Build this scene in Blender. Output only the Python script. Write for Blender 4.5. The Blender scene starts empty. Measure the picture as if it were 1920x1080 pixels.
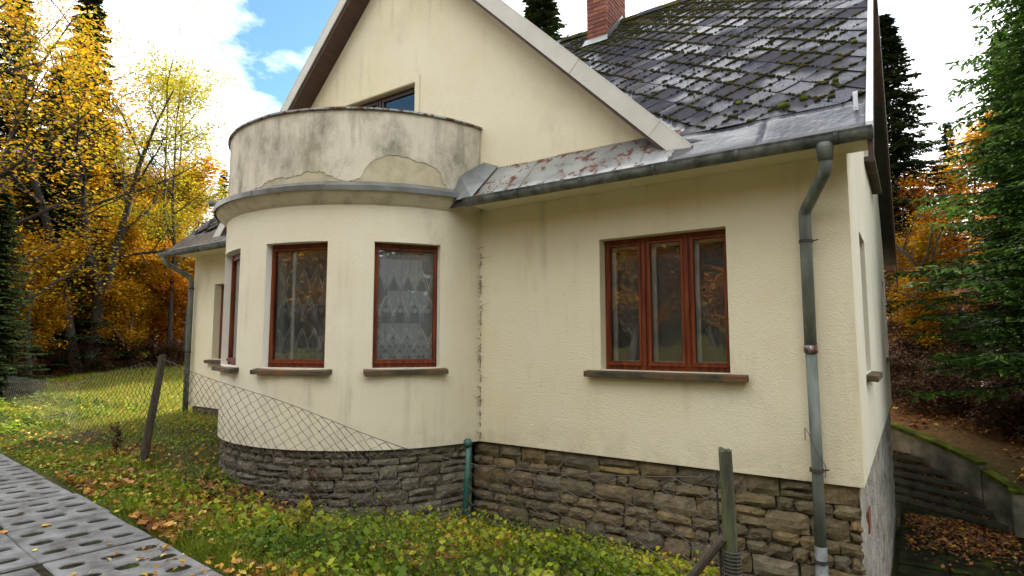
import bpy, math, random
import numpy as np
from mathutils import Vector, Matrix

R = math.radians
random.seed(11)
rng = np.random.default_rng(11)
scene = bpy.context.scene
COL = scene.collection

# ------------------------------------------------------------------ camera
cam_d = bpy.data.cameras.new('camera')
cam_d.sensor_width = 36.0
cam_d.lens = 36.0 * 1085.0 / 1920.0
cam_d.clip_end = 3000
cam_d.clip_start = 0.05
cam = bpy.data.objects.new('camera', cam_d)
COL.objects.link(cam)
cam.location = (0, 0, 1.2)
cam.rotation_euler = (math.pi / 2 + math.atan(100 / 1085.0), 0, R(34.5))
scene.camera = cam

# ------------------------------------------------------------------ sky, sun, exposure
SUN_EL, SUN_AZ = R(37), R(-2)          # azimuth measured from +Y towards +X
world = bpy.data.worlds.new('World')
scene.world = world
world.use_nodes = True
wn, wl = world.node_tree.nodes, world.node_tree.links
wn.clear()
w_out = wn.new('ShaderNodeOutputWorld')
w_bg = wn.new('ShaderNodeBackground')
w_bg.inputs['Strength'].default_value = 0.12
w_sky = wn.new('ShaderNodeTexSky')
w_sky.sky_type = 'NISHITA'
w_sky.sun_disc = False
w_sky.sun_elevation = SUN_EL
w_sky.sun_rotation = SUN_AZ
w_sky.air_density = 1.0
w_sky.dust_density = 0.6
w_tc = wn.new('ShaderNodeTexCoord')
w_map = wn.new('ShaderNodeMapping')
w_map.inputs['Scale'].default_value = (1.0, 1.0, 1.9)
w_map.inputs['Location'].default_value = (3.464, -0.116, 1.39)
w_no = wn.new('ShaderNodeTexNoise')
w_no.inputs['Scale'].default_value = 2.3
w_no.inputs['Detail'].default_value = 8
w_no.inputs['Roughness'].default_value = 0.55
w_rp = wn.new('ShaderNodeValToRGB')
w_rp.color_ramp.elements[0].position = 0.40
w_rp.color_ramp.elements[1].position = 0.50
w_sh = wn.new('ShaderNodeValToRGB')            # grey and white in the cloud bodies
w_sh.color_ramp.elements[0].position = 0.35
w_sh.color_ramp.elements[0].color = (6.8, 7.0, 7.4, 1)
w_sh.color_ramp.elements[1].position = 0.75
w_sh.color_ramp.elements[1].color = (9.5, 9.5, 9.5, 1)
w_mx = wn.new('ShaderNodeMix')
w_mx.data_type = 'RGBA'
wl.new(w_tc.outputs['Generated'], w_map.inputs['Vector'])
wl.new(w_map.outputs['Vector'], w_no.inputs['Vector'])
wl.new(w_no.outputs['Fac'], w_rp.inputs['Fac'])
wl.new(w_no.outputs['Fac'], w_sh.inputs['Fac'])
wl.new(w_rp.outputs['Color'], w_mx.inputs[0])
w_dim = wn.new('ShaderNodeMix')                # clear sky at about half the strength of the clouds
w_dim.data_type = 'RGBA'
w_dim.blend_type = 'MULTIPLY'
w_dim.inputs[0].default_value = 1.0
w_dim.inputs[7].default_value = (0.40, 0.56, 0.58, 1)
wl.new(w_sky.outputs['Color'], w_dim.inputs[6])
wl.new(w_dim.outputs[2], w_mx.inputs[6])
wl.new(w_sh.outputs['Color'], w_mx.inputs[7])
wl.new(w_mx.outputs[2], w_bg.inputs['Color'])
wl.new(w_bg.outputs['Background'], w_out.inputs['Surface'])

sun_d = bpy.data.lights.new('sun', 'SUN')
sun_d.energy = 4.2
sun_d.angle = R(0.8)
sun_d.color = (1.0, 0.93, 0.80)
sun = bpy.data.objects.new('sun', sun_d)
COL.objects.link(sun)
sdir = Vector((math.sin(SUN_AZ) * math.cos(SUN_EL), math.cos(SUN_AZ) * math.cos(SUN_EL), math.sin(SUN_EL)))
sun.rotation_euler = sdir.to_track_quat('Z', 'Y').to_euler()
sun.location = sdir * 60

vs = scene.view_settings
vs.view_transform = 'Standard'
vs.look = 'None'
vs.gamma = 1.0
vs.use_curve_mapping = False
vs.exposure = 1.75
cy = scene.cycles
cy.max_bounces = 6
cy.diffuse_bounces = 3
cy.glossy_bounces = 3
cy.transmission_bounces = 4
cy.transparent_max_bounces = 12

# ------------------------------------------------------------------ materials
def node_mat(name):
    m = bpy.data.materials.new(name)
    m.use_nodes = True
    nt = m.node_tree
    return m, nt.nodes, nt.links, nt.nodes['Principled BSDF']

def ramp(nodes, stops):
    r = nodes.new('ShaderNodeValToRGB')
    e = r.color_ramp.elements
    while len(e) < len(stops):
        e.new(0.5)
    for k, (p, c) in enumerate(stops):
        e[k].position = p
        e[k].color = (c[0], c[1], c[2], 1)
    return r

def mixc(nodes, links, fac, a, b, blend='MIX'):
    m = nodes.new('ShaderNodeMix')
    m.data_type = 'RGBA'
    m.blend_type = blend
    for s, i in ((fac, 0), (a, 6), (b, 7)):
        if isinstance(s, (int, float)):
            m.inputs[i].default_value = s
        elif isinstance(s, tuple):
            m.inputs[i].default_value = (s[0], s[1], s[2], 1)
        else:
            links.new(s, m.inputs[i])
    return m.outputs[2]

def noise(nodes, links, scale, detail=5, vec=None, rough=0.55, stretch=None, loc=None):
    n = nodes.new('ShaderNodeTexNoise')
    n.inputs['Scale'].default_value = scale
    n.inputs['Detail'].default_value = detail
    n.inputs['Roughness'].default_value = rough
    tc = nodes.new('ShaderNodeNewGeometry')
    v = tc.outputs['Position']
    if stretch or loc:
        mp = nodes.new('ShaderNodeMapping')
        if stretch:
            mp.inputs['Scale'].default_value = stretch
        if loc:
            mp.inputs['Location'].default_value = loc
        links.new(v, mp.inputs['Vector'])
        v = mp.outputs['Vector']
    links.new(v, n.inputs['Vector'])
    return n.outputs['Fac']

def fac(nodes, links, src, lo, hi, a=0.0, b=1.0):
    m = nodes.new('ShaderNodeMapRange')
    m.inputs[1].default_value = lo
    m.inputs[2].default_value = hi
    m.inputs[3].default_value = a
    m.inputs[4].default_value = b
    links.new(src, m.inputs[0])
    return m.outputs[0]

def math_n(nodes, links, op, a, b):
    m = nodes.new('ShaderNodeMath')
    m.operation = op
    for s, i in ((a, 0), (b, 1)):
        if isinstance(s, (int, float)):
            m.inputs[i].default_value = s
        else:
            links.new(s, m.inputs[i])
    return m.outputs[0]

def bump(nodes, links, bsdf, src, strength, dist=0.01):
    b = nodes.new('ShaderNodeBump')
    b.inputs['Strength'].default_value = strength
    b.inputs['Distance'].default_value = dist
    links.new(src, b.inputs['Height'])
    links.new(b.outputs['Normal'], bsdf.inputs['Normal'])

def simple(name, c1, c2, rough=0.7, scale=6, bs=0.3, bscale=40, metal=0.0, dist=0.01, stretch=None, c3=None, objrand=0.0, spec=0.5):
    m, n, l, p = node_mat(name)
    f = noise(n, l, scale, 6, stretch=stretch)
    stops = [(0.32, c1), (0.68, c2)] if c3 is None else [(0.3, c1), (0.5, c2), (0.72, c3)]
    r = ramp(n, stops)
    l.new(f, r.inputs['Fac'])
    colr = r.outputs['Color']
    if objrand > 0:
        oi = n.new('ShaderNodeObjectInfo')
        v = fac(n, l, oi.outputs['Random'], 0, 1, 1 - objrand, 1 + objrand)
        hs = n.new('ShaderNodeHueSaturation')
        l.new(v, hs.inputs['Value'])
        l.new(colr, hs.inputs['Color'])
        colr = hs.outputs['Color']
    l.new(colr, p.inputs['Base Color'])
    p.inputs['Roughness'].default_value = rough
    p.inputs['Metallic'].default_value = metal
    p.inputs['Specular IOR Level'].default_value = spec
    if bs > 0:
        bump(n, l, p, noise(n, l, bscale, 4, stretch=stretch), bs, dist)
    return m

M = {}

def stucco(name, base, dark, stain, amount):
    m, n, l, p = node_mat(name)
    big = noise(n, l, 0.9, 6, rough=0.6)
    c = mixc(n, l, fac(n, l, big, 0.38, 0.66), base, dark)
    st = noise(n, l, 2.1, 8, rough=0.7, stretch=(1, 1, 0.35), loc=(3, 1, 2))
    c = mixc(n, l, fac(n, l, st, 0.56, 0.78, 0, amount), c, stain)
    sk = noise(n, l, 5.5, 6, rough=0.6, stretch=(1, 1, 0.07), loc=(1.7, 0, 0))
    c = mixc(n, l, math_n(n, l, 'MULTIPLY', fac(n, l, sk, 0.56, 0.72, 0, 0.45), fac(n, l, big, 0.42, 0.6)), c, (0.40, 0.36, 0.27))
    sm = noise(n, l, 0.55, 7, rough=0.62, loc=(7.3, 2, 5.1))
    c = mixc(n, l, fac(n, l, sm, 0.56, 0.76, 0, 0.36), c, (0.42, 0.38, 0.29))
    sz = n.new('ShaderNodeSeparateXYZ')
    tcz = n.new('ShaderNodeTexCoord')
    l.new(tcz.outputs['Object'], sz.inputs[0])
    spl = math_n(n, l, 'MULTIPLY', fac(n, l, sz.outputs['Z'], 0.34, 0.0), fac(n, l, noise(n, l, 5, 6, rough=0.7), 0.40, 0.65, 0, 0.35))
    c = mixc(n, l, spl, c, (0.36, 0.32, 0.23))
    sp = noise(n, l, 26, 3)
    c = mixc(n, l, fac(n, l, sp, 0.70, 0.76, 0, 0.35 * amount), c, (0.16, 0.14, 0.10))
    l.new(c, p.inputs['Base Color'])
    p.inputs['Roughness'].default_value = 0.93
    p.inputs['Specular IOR Level'].default_value = 0.15
    g = noise(n, l, 75, 4, rough=0.6)
    bump(n, l, p, g, 0.75, 0.011)
    return m

M['wall'] = stucco('cream_stucco', (0.79, 0.715, 0.515), (0.76, 0.665, 0.44), (0.50, 0.43, 0.26), 0.55)
M['bay'] = stucco('cream_stucco_bay', (0.78, 0.715, 0.54), (0.73, 0.655, 0.47), (0.44, 0.38, 0.26), 0.75)
M['skylit_wall'] = stucco('skylit_stucco', (0.76, 0.72, 0.58), (0.72, 0.67, 0.52), (0.55, 0.5, 0.38), 0.35)  # gable side: whiter skylight put into the cream stucco colour
M['reveal'] = simple('reveal_plaster', (0.66, 0.62, 0.52), (0.72, 0.68, 0.58), 0.9, 8, 0.2, 60)
M['ledge_plaster'] = simple('ledge_plaster', (0.40, 0.36, 0.25), (0.60, 0.54, 0.40), 0.9, 5, 0.3, 60, c3=(0.66, 0.60, 0.45))

# weathered parapet: grey soiling with a lost patch of render along the foot
def parapet_mat():
    m, n, l, p = node_mat('weathered_parapet_render')
    a = noise(n, l, 2.4, 8, rough=0.72, stretch=(1, 1, 0.6))
    r = ramp(n, [(0.34, (0.26, 0.235, 0.18)), (0.44, (0.46, 0.415, 0.32)), (0.54, (0.62, 0.56, 0.43)), (0.70, (0.70, 0.63, 0.49))])
    l.new(a, r.inputs['Fac'])
    v = noise(n, l, 7.0, 6, rough=0.7, stretch=(1, 1, 0.16))
    c = mixc(n, l, fac(n, l, v, 0.52, 0.70, 0, 0.6), r.outputs['Color'], (0.24, 0.22, 0.17))
    g = noise(n, l, 1.3, 3, loc=(5, 2, 1))
    c = mixc(n, l, fac(n, l, g, 0.55, 0.7, 0, 0.35), c, (0.30, 0.29, 0.13))
    l.new(c, p.inputs['Base Color'])
    p.inputs['Roughness'].default_value = 0.95
    p.inputs['Specular IOR Level'].default_value = 0.1
    bump(n, l, p, noise(n, l, 70, 5), 0.7, 0.01)
    return m
M['parapet'] = parapet_mat()
M['bare_render'] = simple('bare_grey_render', (0.36, 0.31, 0.195), (0.47, 0.41, 0.265), 0.95, 5, 0.5, 60, c3=(0.54, 0.48, 0.33))

M['stone'] = None
def stone_mat(name, cols, lich):
    m, n, l, p = node_mat(name)
    oi = n.new('ShaderNodeObjectInfo')
    r = ramp(n, cols)
    l.new(oi.outputs['Random'], r.inputs['Fac'])
    a = noise(n, l, 9, 7, rough=0.65)
    c = mixc(n, l, fac(n, l, a, 0.35, 0.7, 0.0, 0.75), r.outputs['Color'], (0.045, 0.038, 0.028))
    b = noise(n, l, 21, 6, rough=0.8, loc=(2, 7, 1))
    c = mixc(n, l, fac(n, l, b, 0.55, 0.66, 0, lich), c, (0.40, 0.37, 0.28))
    g = noise(n, l, 5, 5, rough=0.7, loc=(9, 1, 4))
    c = mixc(n, l, fac(n, l, g, 0.58, 0.72, 0, 0.7), c, (0.10, 0.115, 0.035))
    l.new(c, p.inputs['Base Color'])
    p.inputs['Roughness'].default_value = 0.9
    p.inputs['Specular IOR Level'].default_value = 0.25
    bump(n, l, p, noise(n, l, 30, 7, rough=0.7), 0.9, 0.03)
    return m
M['stone'] = stone_mat('rubble_stone', [(0.0, (0.15, 0.12, 0.07)), (0.3, (0.24, 0.175, 0.085)), (0.55, (0.18, 0.15, 0.095)), (0.8, (0.34, 0.225, 0.085)), (1.0, (0.27, 0.225, 0.15))], 0.5)
M['slate_stone'] = stone_mat('dark_slaty_stone', [(0.0, (0.13, 0.11, 0.075)), (0.4, (0.19, 0.155, 0.10)), (0.7, (0.16, 0.145, 0.09)), (1.0, (0.26, 0.225, 0.155))], 0.95)
M['mortar'] = simple('old_mortar', (0.05, 0.043, 0.033), (0.11, 0.095, 0.07), 0.95, 8, 0.6, 40, dist=0.02)
M['plinth_render'] = simple('rough_plinth_render', (0.14, 0.125, 0.10), (0.32, 0.29, 0.235), 0.95, 4, 0.9, 28, dist=0.03, c3=(0.45, 0.42, 0.35))

# roof
def tile_mat():
    m, n, l, p = node_mat('wet_slate_tile')
    oi = n.new('ShaderNodeObjectInfo')
    gi = n.new('ShaderNodeNewGeometry')
    rnd = math_n(n, l, 'FRACT', math_n(n, l, 'ADD', oi.outputs['Random'], gi.outputs['Random Per Island']), 0.0)
    r = ramp(n, [(0.0, (0.018, 0.020, 0.030)), (0.5, (0.030, 0.031, 0.042)), (1.0, (0.050, 0.046, 0.054))])
    l.new(rnd, r.inputs['Fac'])
    a = noise(n, l, 2.0, 6, rough=0.65)
    c = mixc(n, l, fac(n, l, a, 0.48, 0.72, 0, 0.6), r.outputs['Color'], (0.040, 0.030, 0.020))
    s = noise(n, l, 40, 4, rough=0.7)
    c = mixc(n, l, fac(n, l, s, 0.62, 0.67, 0, 0.8), c, (0.014, 0.014, 0.010))
    l.new(c, p.inputs['Base Color'])
    rg = noise(n, l, 1.6, 4, loc=(4, 4, 4), rough=0.5)
    per = math_n(n, l, 'ADD', math_n(n, l, 'MULTIPLY', rnd, 0.18), rg)
    wet = math_n(n, l, 'MULTIPLY', fac(n, l, per, 0.68, 0.50), fac(n, l, s, 0.64, 0.56))
    l.new(fac(n, l, wet, 0, 1, 0.62, 0.20), p.inputs['Roughness'])
    l.new(fac(n, l, wet, 0, 1, 0.02, 0.10), p.inputs['Specular IOR Level'])
    bump(n, l, p, noise(n, l, 22, 5, rough=0.7), 0.14, 0.01)
    return m
M['tile'] = tile_mat()
M['roof_base'] = simple('roof_underlay', (0.03, 0.028, 0.026), (0.05, 0.045, 0.04), 0.8, 5, 0.2)
M['moss'] = simple('roof_moss', (0.016, 0.017, 0.006), (0.040, 0.036, 0.010), 0.98, 4, 0.6, 90, c3=(0.085, 0.075, 0.02), spec=0.05)
M['bright_moss'] = simple('green_moss', (0.022, 0.028, 0.006), (0.07, 0.085, 0.010), 0.98, 5, 0.9, 60, c3=(0.14, 0.165, 0.02), dist=0.02, spec=0.05)
M['zinc'] = simple('weathered_zinc', (0.16, 0.17, 0.165), (0.30, 0.315, 0.31), 0.42, 4, 0.15, 14, metal=0.75, stretch=(1, 1, 0.5))
M['gutter'] = simple('weathered_gutter_zinc', (0.05, 0.056, 0.05), (0.13, 0.14, 0.128), 0.6, 9, 0.35, 25, metal=0.25, c3=(0.24, 0.255, 0.235))
M['pipe'] = simple('downpipe_zinc', (0.075, 0.088, 0.075), (0.15, 0.168, 0.145), 0.65, 9, 0.35, 30, metal=0.25, c3=(0.23, 0.25, 0.215), stretch=(1, 1, 0.3))
def rusty(name, cover, rust_lo):
    m, n, l, p = node_mat(name)
    a = noise(n, l, 3, 5)
    r = ramp(n, [(0.3, (0.20, 0.21, 0.20)), (0.7, (0.36, 0.37, 0.35))])
    l.new(a, r.inputs['Fac'])
    v = noise(n, l, 7, 7, rough=0.75, stretch=(1.0, 1.0, 0.7), loc=(1, 3, 1))
    f = fac(n, l, v, rust_lo, rust_lo + 0.05)
    c = mixc(n, l, f, r.outputs['Color'], (0.115, 0.035, 0.016))
    l.new(c, p.inputs['Base Color'])
    l.new(fac(n, l, v, rust_lo, rust_lo + 0.05, 0.45, 0.0), p.inputs['Metallic'])
    l.new(fac(n, l, v, rust_lo, rust_lo + 0.05, 0.38, 0.9), p.inputs['Roughness'])
    bump(n, l, p, noise(n, l, 12, 4), 0.15, 0.02)
    return m
M['rust_sheet'] = rusty('rusting_zinc_sheet', 1, 0.525)
M['rust_cap'] = rusty('red_rusted_coping', 1, 0.50)
M['flash'] = simple('wet_dark_flashing', (0.022, 0.024, 0.030), (0.05, 0.05, 0.055), 0.25, 3, 0.3, 7, metal=0.0, dist=0.04, c3=(0.10, 0.095, 0.095), spec=0.35)
M['barge'] = simple('beige_barge_metal', (0.50, 0.475, 0.40), (0.58, 0.55, 0.47), 0.5, 4, 0.08, 30)
M['verge'] = simple('pale_verge_metal', (0.55, 0.58, 0.60), (0.68, 0.70, 0.72), 0.4, 4, 0.08, 30, metal=0.2)
M['brown_wood'] = simple('brown_soffit_board', (0.060, 0.032, 0.024), (0.11, 0.055, 0.038), 0.65, 4, 0.25, 30, stretch=(3, 0.6, 3))
M['frame'] = simple('red_brown_varnish', (0.060, 0.011, 0.005), (0.15, 0.030, 0.007), 0.5, 4, 0.3, 40, stretch=(6, 6, 0.5), c3=(0.23, 0.058, 0.012), spec=0.25)
M['dark_frame'] = simple('dark_brown_frame', (0.030, 0.014, 0.010), (0.055, 0.026, 0.018), 0.5, 4, 0.15, 30, stretch=(5, 5, 0.6))
M['white_frame'] = simple('old_white_paint', (0.55, 0.55, 0.52), (0.70, 0.70, 0.67), 0.6, 4, 0.1, 30)
M['sill'] = simple('stained_sill', (0.030, 0.026, 0.014), (0.085, 0.062, 0.030), 0.85, 4, 0.6, 40, c3=(0.20, 0.065, 0.02), dist=.02)
M['brick'] = simple('chimney_brick', (0.15, 0.045, 0.028), (0.25, 0.085, 0.05), 0.9, 8, 0.5, 60, objrand=0.35)
M['brick_mortar'] = simple('chimney_mortar', (0.16, 0.12, 0.095), (0.26, 0.21, 0.17), 0.95, 9, 0.4)
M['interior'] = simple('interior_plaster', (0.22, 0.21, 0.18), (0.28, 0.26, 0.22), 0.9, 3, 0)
M['green_pipe'] = simple('chipped_green_paint', (0.012, 0.075, 0.055), (0.022, 0.115, 0.085), 0.45, 9, 0.2, 40, c3=(0.05, 0.12, 0.10))
M['post_wood'] = simple('mossy_fence_post', (0.028, 0.026, 0.016), (0.06, 0.058, 0.032), 0.95, 9, 0.8, 30, stretch=(2, 2, 0.3), c3=(0.10, 0.13, 0.045), dist=0.02)
M['old_wood'] = simple('grey_brown_old_post', (0.035, 0.027, 0.018), (0.085, 0.066, 0.042), 0.95, 9, 0.8, 30, stretch=(2, 2, 0.3), dist=0.02)
M['wire'] = simple('rusted_fence_wire', (0.030, 0.024, 0.020), (0.07, 0.058, 0.05), 0.7, 9, 0, metal=0.2)
M['concrete'] = simple('worn_concrete_slab', (0.085, 0.08, 0.07), (0.165, 0.16, 0.15), 0.9, 5, 0.9, 55, objrand=0.16, c3=(0.24, 0.24, 0.238), dist=0.02, spec=0.25)
M['soil'] = simple('dark_joint_soil', (0.012, 0.010, 0.007), (0.028, 0.023, 0.014), 0.95, 12, 0.8, 40, c3=(0.045, 0.055, 0.012), dist=0.02, spec=0.05)
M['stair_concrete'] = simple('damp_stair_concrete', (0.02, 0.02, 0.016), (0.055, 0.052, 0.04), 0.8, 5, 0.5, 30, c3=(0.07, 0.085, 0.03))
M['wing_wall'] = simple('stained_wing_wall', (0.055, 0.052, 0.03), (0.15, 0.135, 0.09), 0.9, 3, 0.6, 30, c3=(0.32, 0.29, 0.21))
M['path'] = simple('mossy_path_slab', (0.008, 0.009, 0.005), (0.018, 0.02, 0.010), 0.85, 3, 0.6, 30, c3=(0.045, 0.065, 0.008), objrand=0.2, spec=0.02)
M['bark'] = simple('dark_bark', (0.014, 0.011, 0.008), (0.036, 0.028, 0.020), 0.95, 5, 0.8, 20, stretch=(3, 3, 0.5), dist=0.04)
M['grey_bark'] = simple('grey_beech_bark', (0.028, 0.025, 0.021), (0.07, 0.062, 0.052), 0.9, 4, 0.5, 20, stretch=(2, 2, 0.6), dist=0.03)
M['twig'] = simple('dry_brown_stalk', (0.035, 0.013, 0.010), (0.075, 0.03, 0.02), 0.9, 20, 0)
M['cobweb'] = simple('old_web_strands', (0.10, 0.085, 0.06), (0.16, 0.14, 0.10), 0.95, 20, 0)

def terrain_mat():
    m, n, l, p = node_mat('garden_soil_and_moss')
    a = noise(n, l, 0.8, 8, rough=0.65)
    r = ramp(n, [(0.35, (0.045, 0.034, 0.016)), (0.48, (0.065, 0.06, 0.018)), (0.62, (0.055, 0.075, 0.014)), (0.75, (0.085, 0.11, 0.018))])
    l.new(a, r.inputs['Fac'])
    b = noise(n, l, 14, 6, rough=0.7)
    c = mixc(n, l, fac(n, l, b, 0.5, 0.66, 0, 0.7), r.outputs['Color'], (0.12, 0.06, 0.02))
    sp = n.new('ShaderNodeSeparateXYZ')
    tc = n.new('ShaderNodeTexCoord')
    l.new(tc.outputs['Object'], sp.inputs[0])
    wood = math_n(n, l, 'MULTIPLY', fac(n, l, sp.outputs['Y'], 13.5, 17), fac(n, l, sp.outputs['X'], -9, -3))
    wood2 = fac(n, l, sp.outputs['X'], -19, -23)
    wood = math_n(n, l, 'MAXIMUM', wood, wood2)
    leafc = ramp(n, [(0.35, (0.05, 0.024, 0.012)), (0.5, (0.13, 0.055, 0.02)), (0.65, (0.24, 0.10, 0.03))])
    l.new(noise(n, l, 9, 8, rough=0.75), leafc.inputs['Fac'])
    c = mixc(n, l, wood, c, leafc.outputs['Color'])
    l.new(c, p.inputs['Base Color'])
    p.inputs['Roughness'].default_value = 0.95
    p.inputs['Specular IOR Level'].default_value = 0.15
    bump(n, l, p, noise(n, l, 20, 8, rough=0.7), 0.9, 0.05)
    return m
M['terrain'] = terrain_mat()

def leaf_mat(name, stops, trans=0.45, rough=0.55, spec=0.2):
    m, n, l, p = node_mat(name)
    at = n.new('ShaderNodeAttribute')
    at.attribute_name = 'rnd'
    r = ramp(n, stops)
    r.color_ramp.interpolation = 'LINEAR'
    l.new(at.outputs['Fac'], r.inputs['Fac'])
    l.new(r.outputs['Color'], p.inputs['Base Color'])
    p.inputs['Roughness'].default_value = rough
    p.inputs['Specular IOR Level'].default_value = spec
    t = n.new('ShaderNodeBsdfTranslucent')
    l.new(r.outputs['Color'], t.inputs['Color'])
    mx = n.new('ShaderNodeMixShader')
    mx.inputs[0].default_value = trans
    l.new(p.outputs[0], mx.inputs[1])
    l.new(t.outputs[0], mx.inputs[2])
    l.new(mx.outputs[0], n['Material Output'].inputs['Surface'])
    return m
M['gold_leaf'] = leaf_mat('golden_beech_leaf', [(0, (0.177, 0.066, 0.007)), (0.35, (0.398, 0.177, 0.007)), (0.7, (0.575, 0.309, 0.009)), (0.9, (0.508, 0.376, 0.022)), (1, (0.243, 0.255, 0.022))], 0.42)
M['orange_leaf'] = leaf_mat('orange_beech_leaf', [(0, (0.166, 0.049, 0.004)), (0.4, (0.398, 0.133, 0.005)), (0.8, (0.552, 0.231, 0.008)), (1, (0.552, 0.343, 0.017))], 0.42)
M['yg_leaf'] = leaf_mat('yellow_green_leaf', [(0, (0.102, 0.085, 0.009)), (0.4, (0.221, 0.221, 0.017)), (0.75, (0.383, 0.340, 0.017)), (1, (0.510, 0.374, 0.025))], 0.5)
M['brown_leaf'] = leaf_mat('dry_brown_leaf', [(0, (0.025, 0.012, 0.006)), (0.5, (0.06, 0.027, 0.010)), (1, (0.13, 0.06, 0.015))], 0.25)
M['needle'] = leaf_mat('dark_spruce_needle', [(0, (0.014, 0.024, 0.009)), (0.5, (0.027, 0.047, 0.015)), (0.85, (0.047, 0.072, 0.019)), (1, (0.076, 0.093, 0.025))], 0.2, 0.9, 0.03)
M['fir_needle'] = leaf_mat('fresh_fir_needle', [(0, (0.016, 0.038, 0.010)), (0.4, (0.042, 0.09, 0.016)), (0.8, (0.09, 0.165, 0.022)), (1, (0.16, 0.24, 0.035))], 0.3, 0.9, 0.04)
M['grass'] = leaf_mat('autumn_grass', [(0, (0.055, 0.085, 0.008)), (0.5, (0.15, 0.20, 0.012)), (0.8, (0.25, 0.29, 0.02)), (1, (0.34, 0.30, 0.05))], 0.4)
M['herb'] = leaf_mat('ground_cover_leaf', [(0, (0.035, 0.060, 0.008)), (0.35, (0.10, 0.165, 0.010)), (0.7, (0.25, 0.31, 0.016)), (0.9, (0.45, 0.42, 0.03)), (1, (0.48, 0.28, 0.03))], 0.35)
M['litter'] = leaf_mat('fallen_leaf', [(0, (0.09, 0.035, 0.016)), (0.3, (0.20, 0.075, 0.022)), (0.55, (0.36, 0.15, 0.028)), (0.75, (0.50, 0.27, 0.03)), (0.9, (0.62, 0.45, 0.05)), (1, (0.60, 0.50, 0.22))], 0.2)

def piece_leaf_mat():
    m, n, l, p = node_mat('single_fallen_leaf')
    oi = n.new('ShaderNodeObjectInfo')
    r = ramp(n, [(0, (0.12, 0.045, 0.018)), (0.3, (0.26, 0.09, 0.024)), (0.55, (0.42, 0.19, 0.03)), (0.75, (0.55, 0.36, 0.03)), (0.92, (0.66, 0.50, 0.06)), (1, (0.58, 0.46, 0.2))])
    l.new(oi.outputs['Random'], r.inputs['Fac'])
    c = mixc(n, l, fac(n, l, noise(n, l, 30, 4), 0.5, 0.7, 0, 0.6), r.outputs['Color'], (0.16, 0.06, 0.02))
    l.new(c, p.inputs['Base Color'])
    p.inputs['Roughness'].default_value = 0.6
    return m
M['one_leaf'] = piece_leaf_mat()

def glass_mat():
    m, n, l, p = node_mat('window_glass')
    out = n['Material Output']
    n.remove(p)
    g = n.new('ShaderNodeBsdfGlossy')
    g.inputs['Roughness'].default_value = 0.012
    g.inputs['Color'].default_value = (0.95, 0.97, 0.96, 1)
    t = n.new('ShaderNodeBsdfTransparent')
    t.inputs['Color'].default_value = (0.92, 0.94, 0.93, 1)
    fr = n.new('ShaderNodeFresnel')
    fr.inputs['IOR'].default_value = 1.52
    f = math_n(n, l, 'ADD', math_n(n, l, 'MULTIPLY', fr.outputs[0], 1.5), 0.06)
    mx = n.new('ShaderNodeMixShader')
    l.new(f, mx.inputs[0])
    l.new(t.outputs[0], mx.inputs[1])
    l.new(g.outputs[0], mx.inputs[2])
    bp = n.new('ShaderNodeBump')
    bp.inputs['Strength'].default_value = 0.05
    bp.inputs['Distance'].default_value = 0.02
    l.new(noise(n, l, 2.5, 2), bp.inputs['Height'])
    l.new(bp.outputs[0], g.inputs['Normal'])
    l.new(mx.outputs[0], out.inputs['Surface'])
    return m
M['glass'] = glass_mat()

def sheer_mat(name, alpha):
    m, n, l, p = node_mat(name)
    p.inputs['Base Color'].default_value = (0.88, 0.88, 0.88, 1)
    p.inputs['Roughness'].default_value = 0.9
    t = n.new('ShaderNodeBsdfTransparent')
    mx = n.new('ShaderNodeMixShader')
    mx.inputs[0].default_value = alpha
    l.new(t.outputs[0], mx.inputs[1])
    l.new(p.outputs[0], mx.inputs[2])
    l.new(mx.outputs[0], n['Material Output'].inputs['Surface'])
    return m
M['sheer'] = sheer_mat('sheer_net', 0.50)
M['lace'] = sheer_mat('white_lace', 0.92)
M['dense_net'] = sheer_mat('dense_net', 0.70)
M['faint_net'] = sheer_mat('faint_net', 0.17)
M['faint_lace'] = sheer_mat('faint_lace', 0.30)

# ------------------------------------------------------------------ mesh helpers
def link(o, parent=None):
    COL.objects.link(o)
    if parent is not None:
        o.parent = parent
    return o

def world_of(o):
    v = Vector((0, 0, 0))
    while o is not None:
        v += o.location
        o = o.parent
    return v

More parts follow.
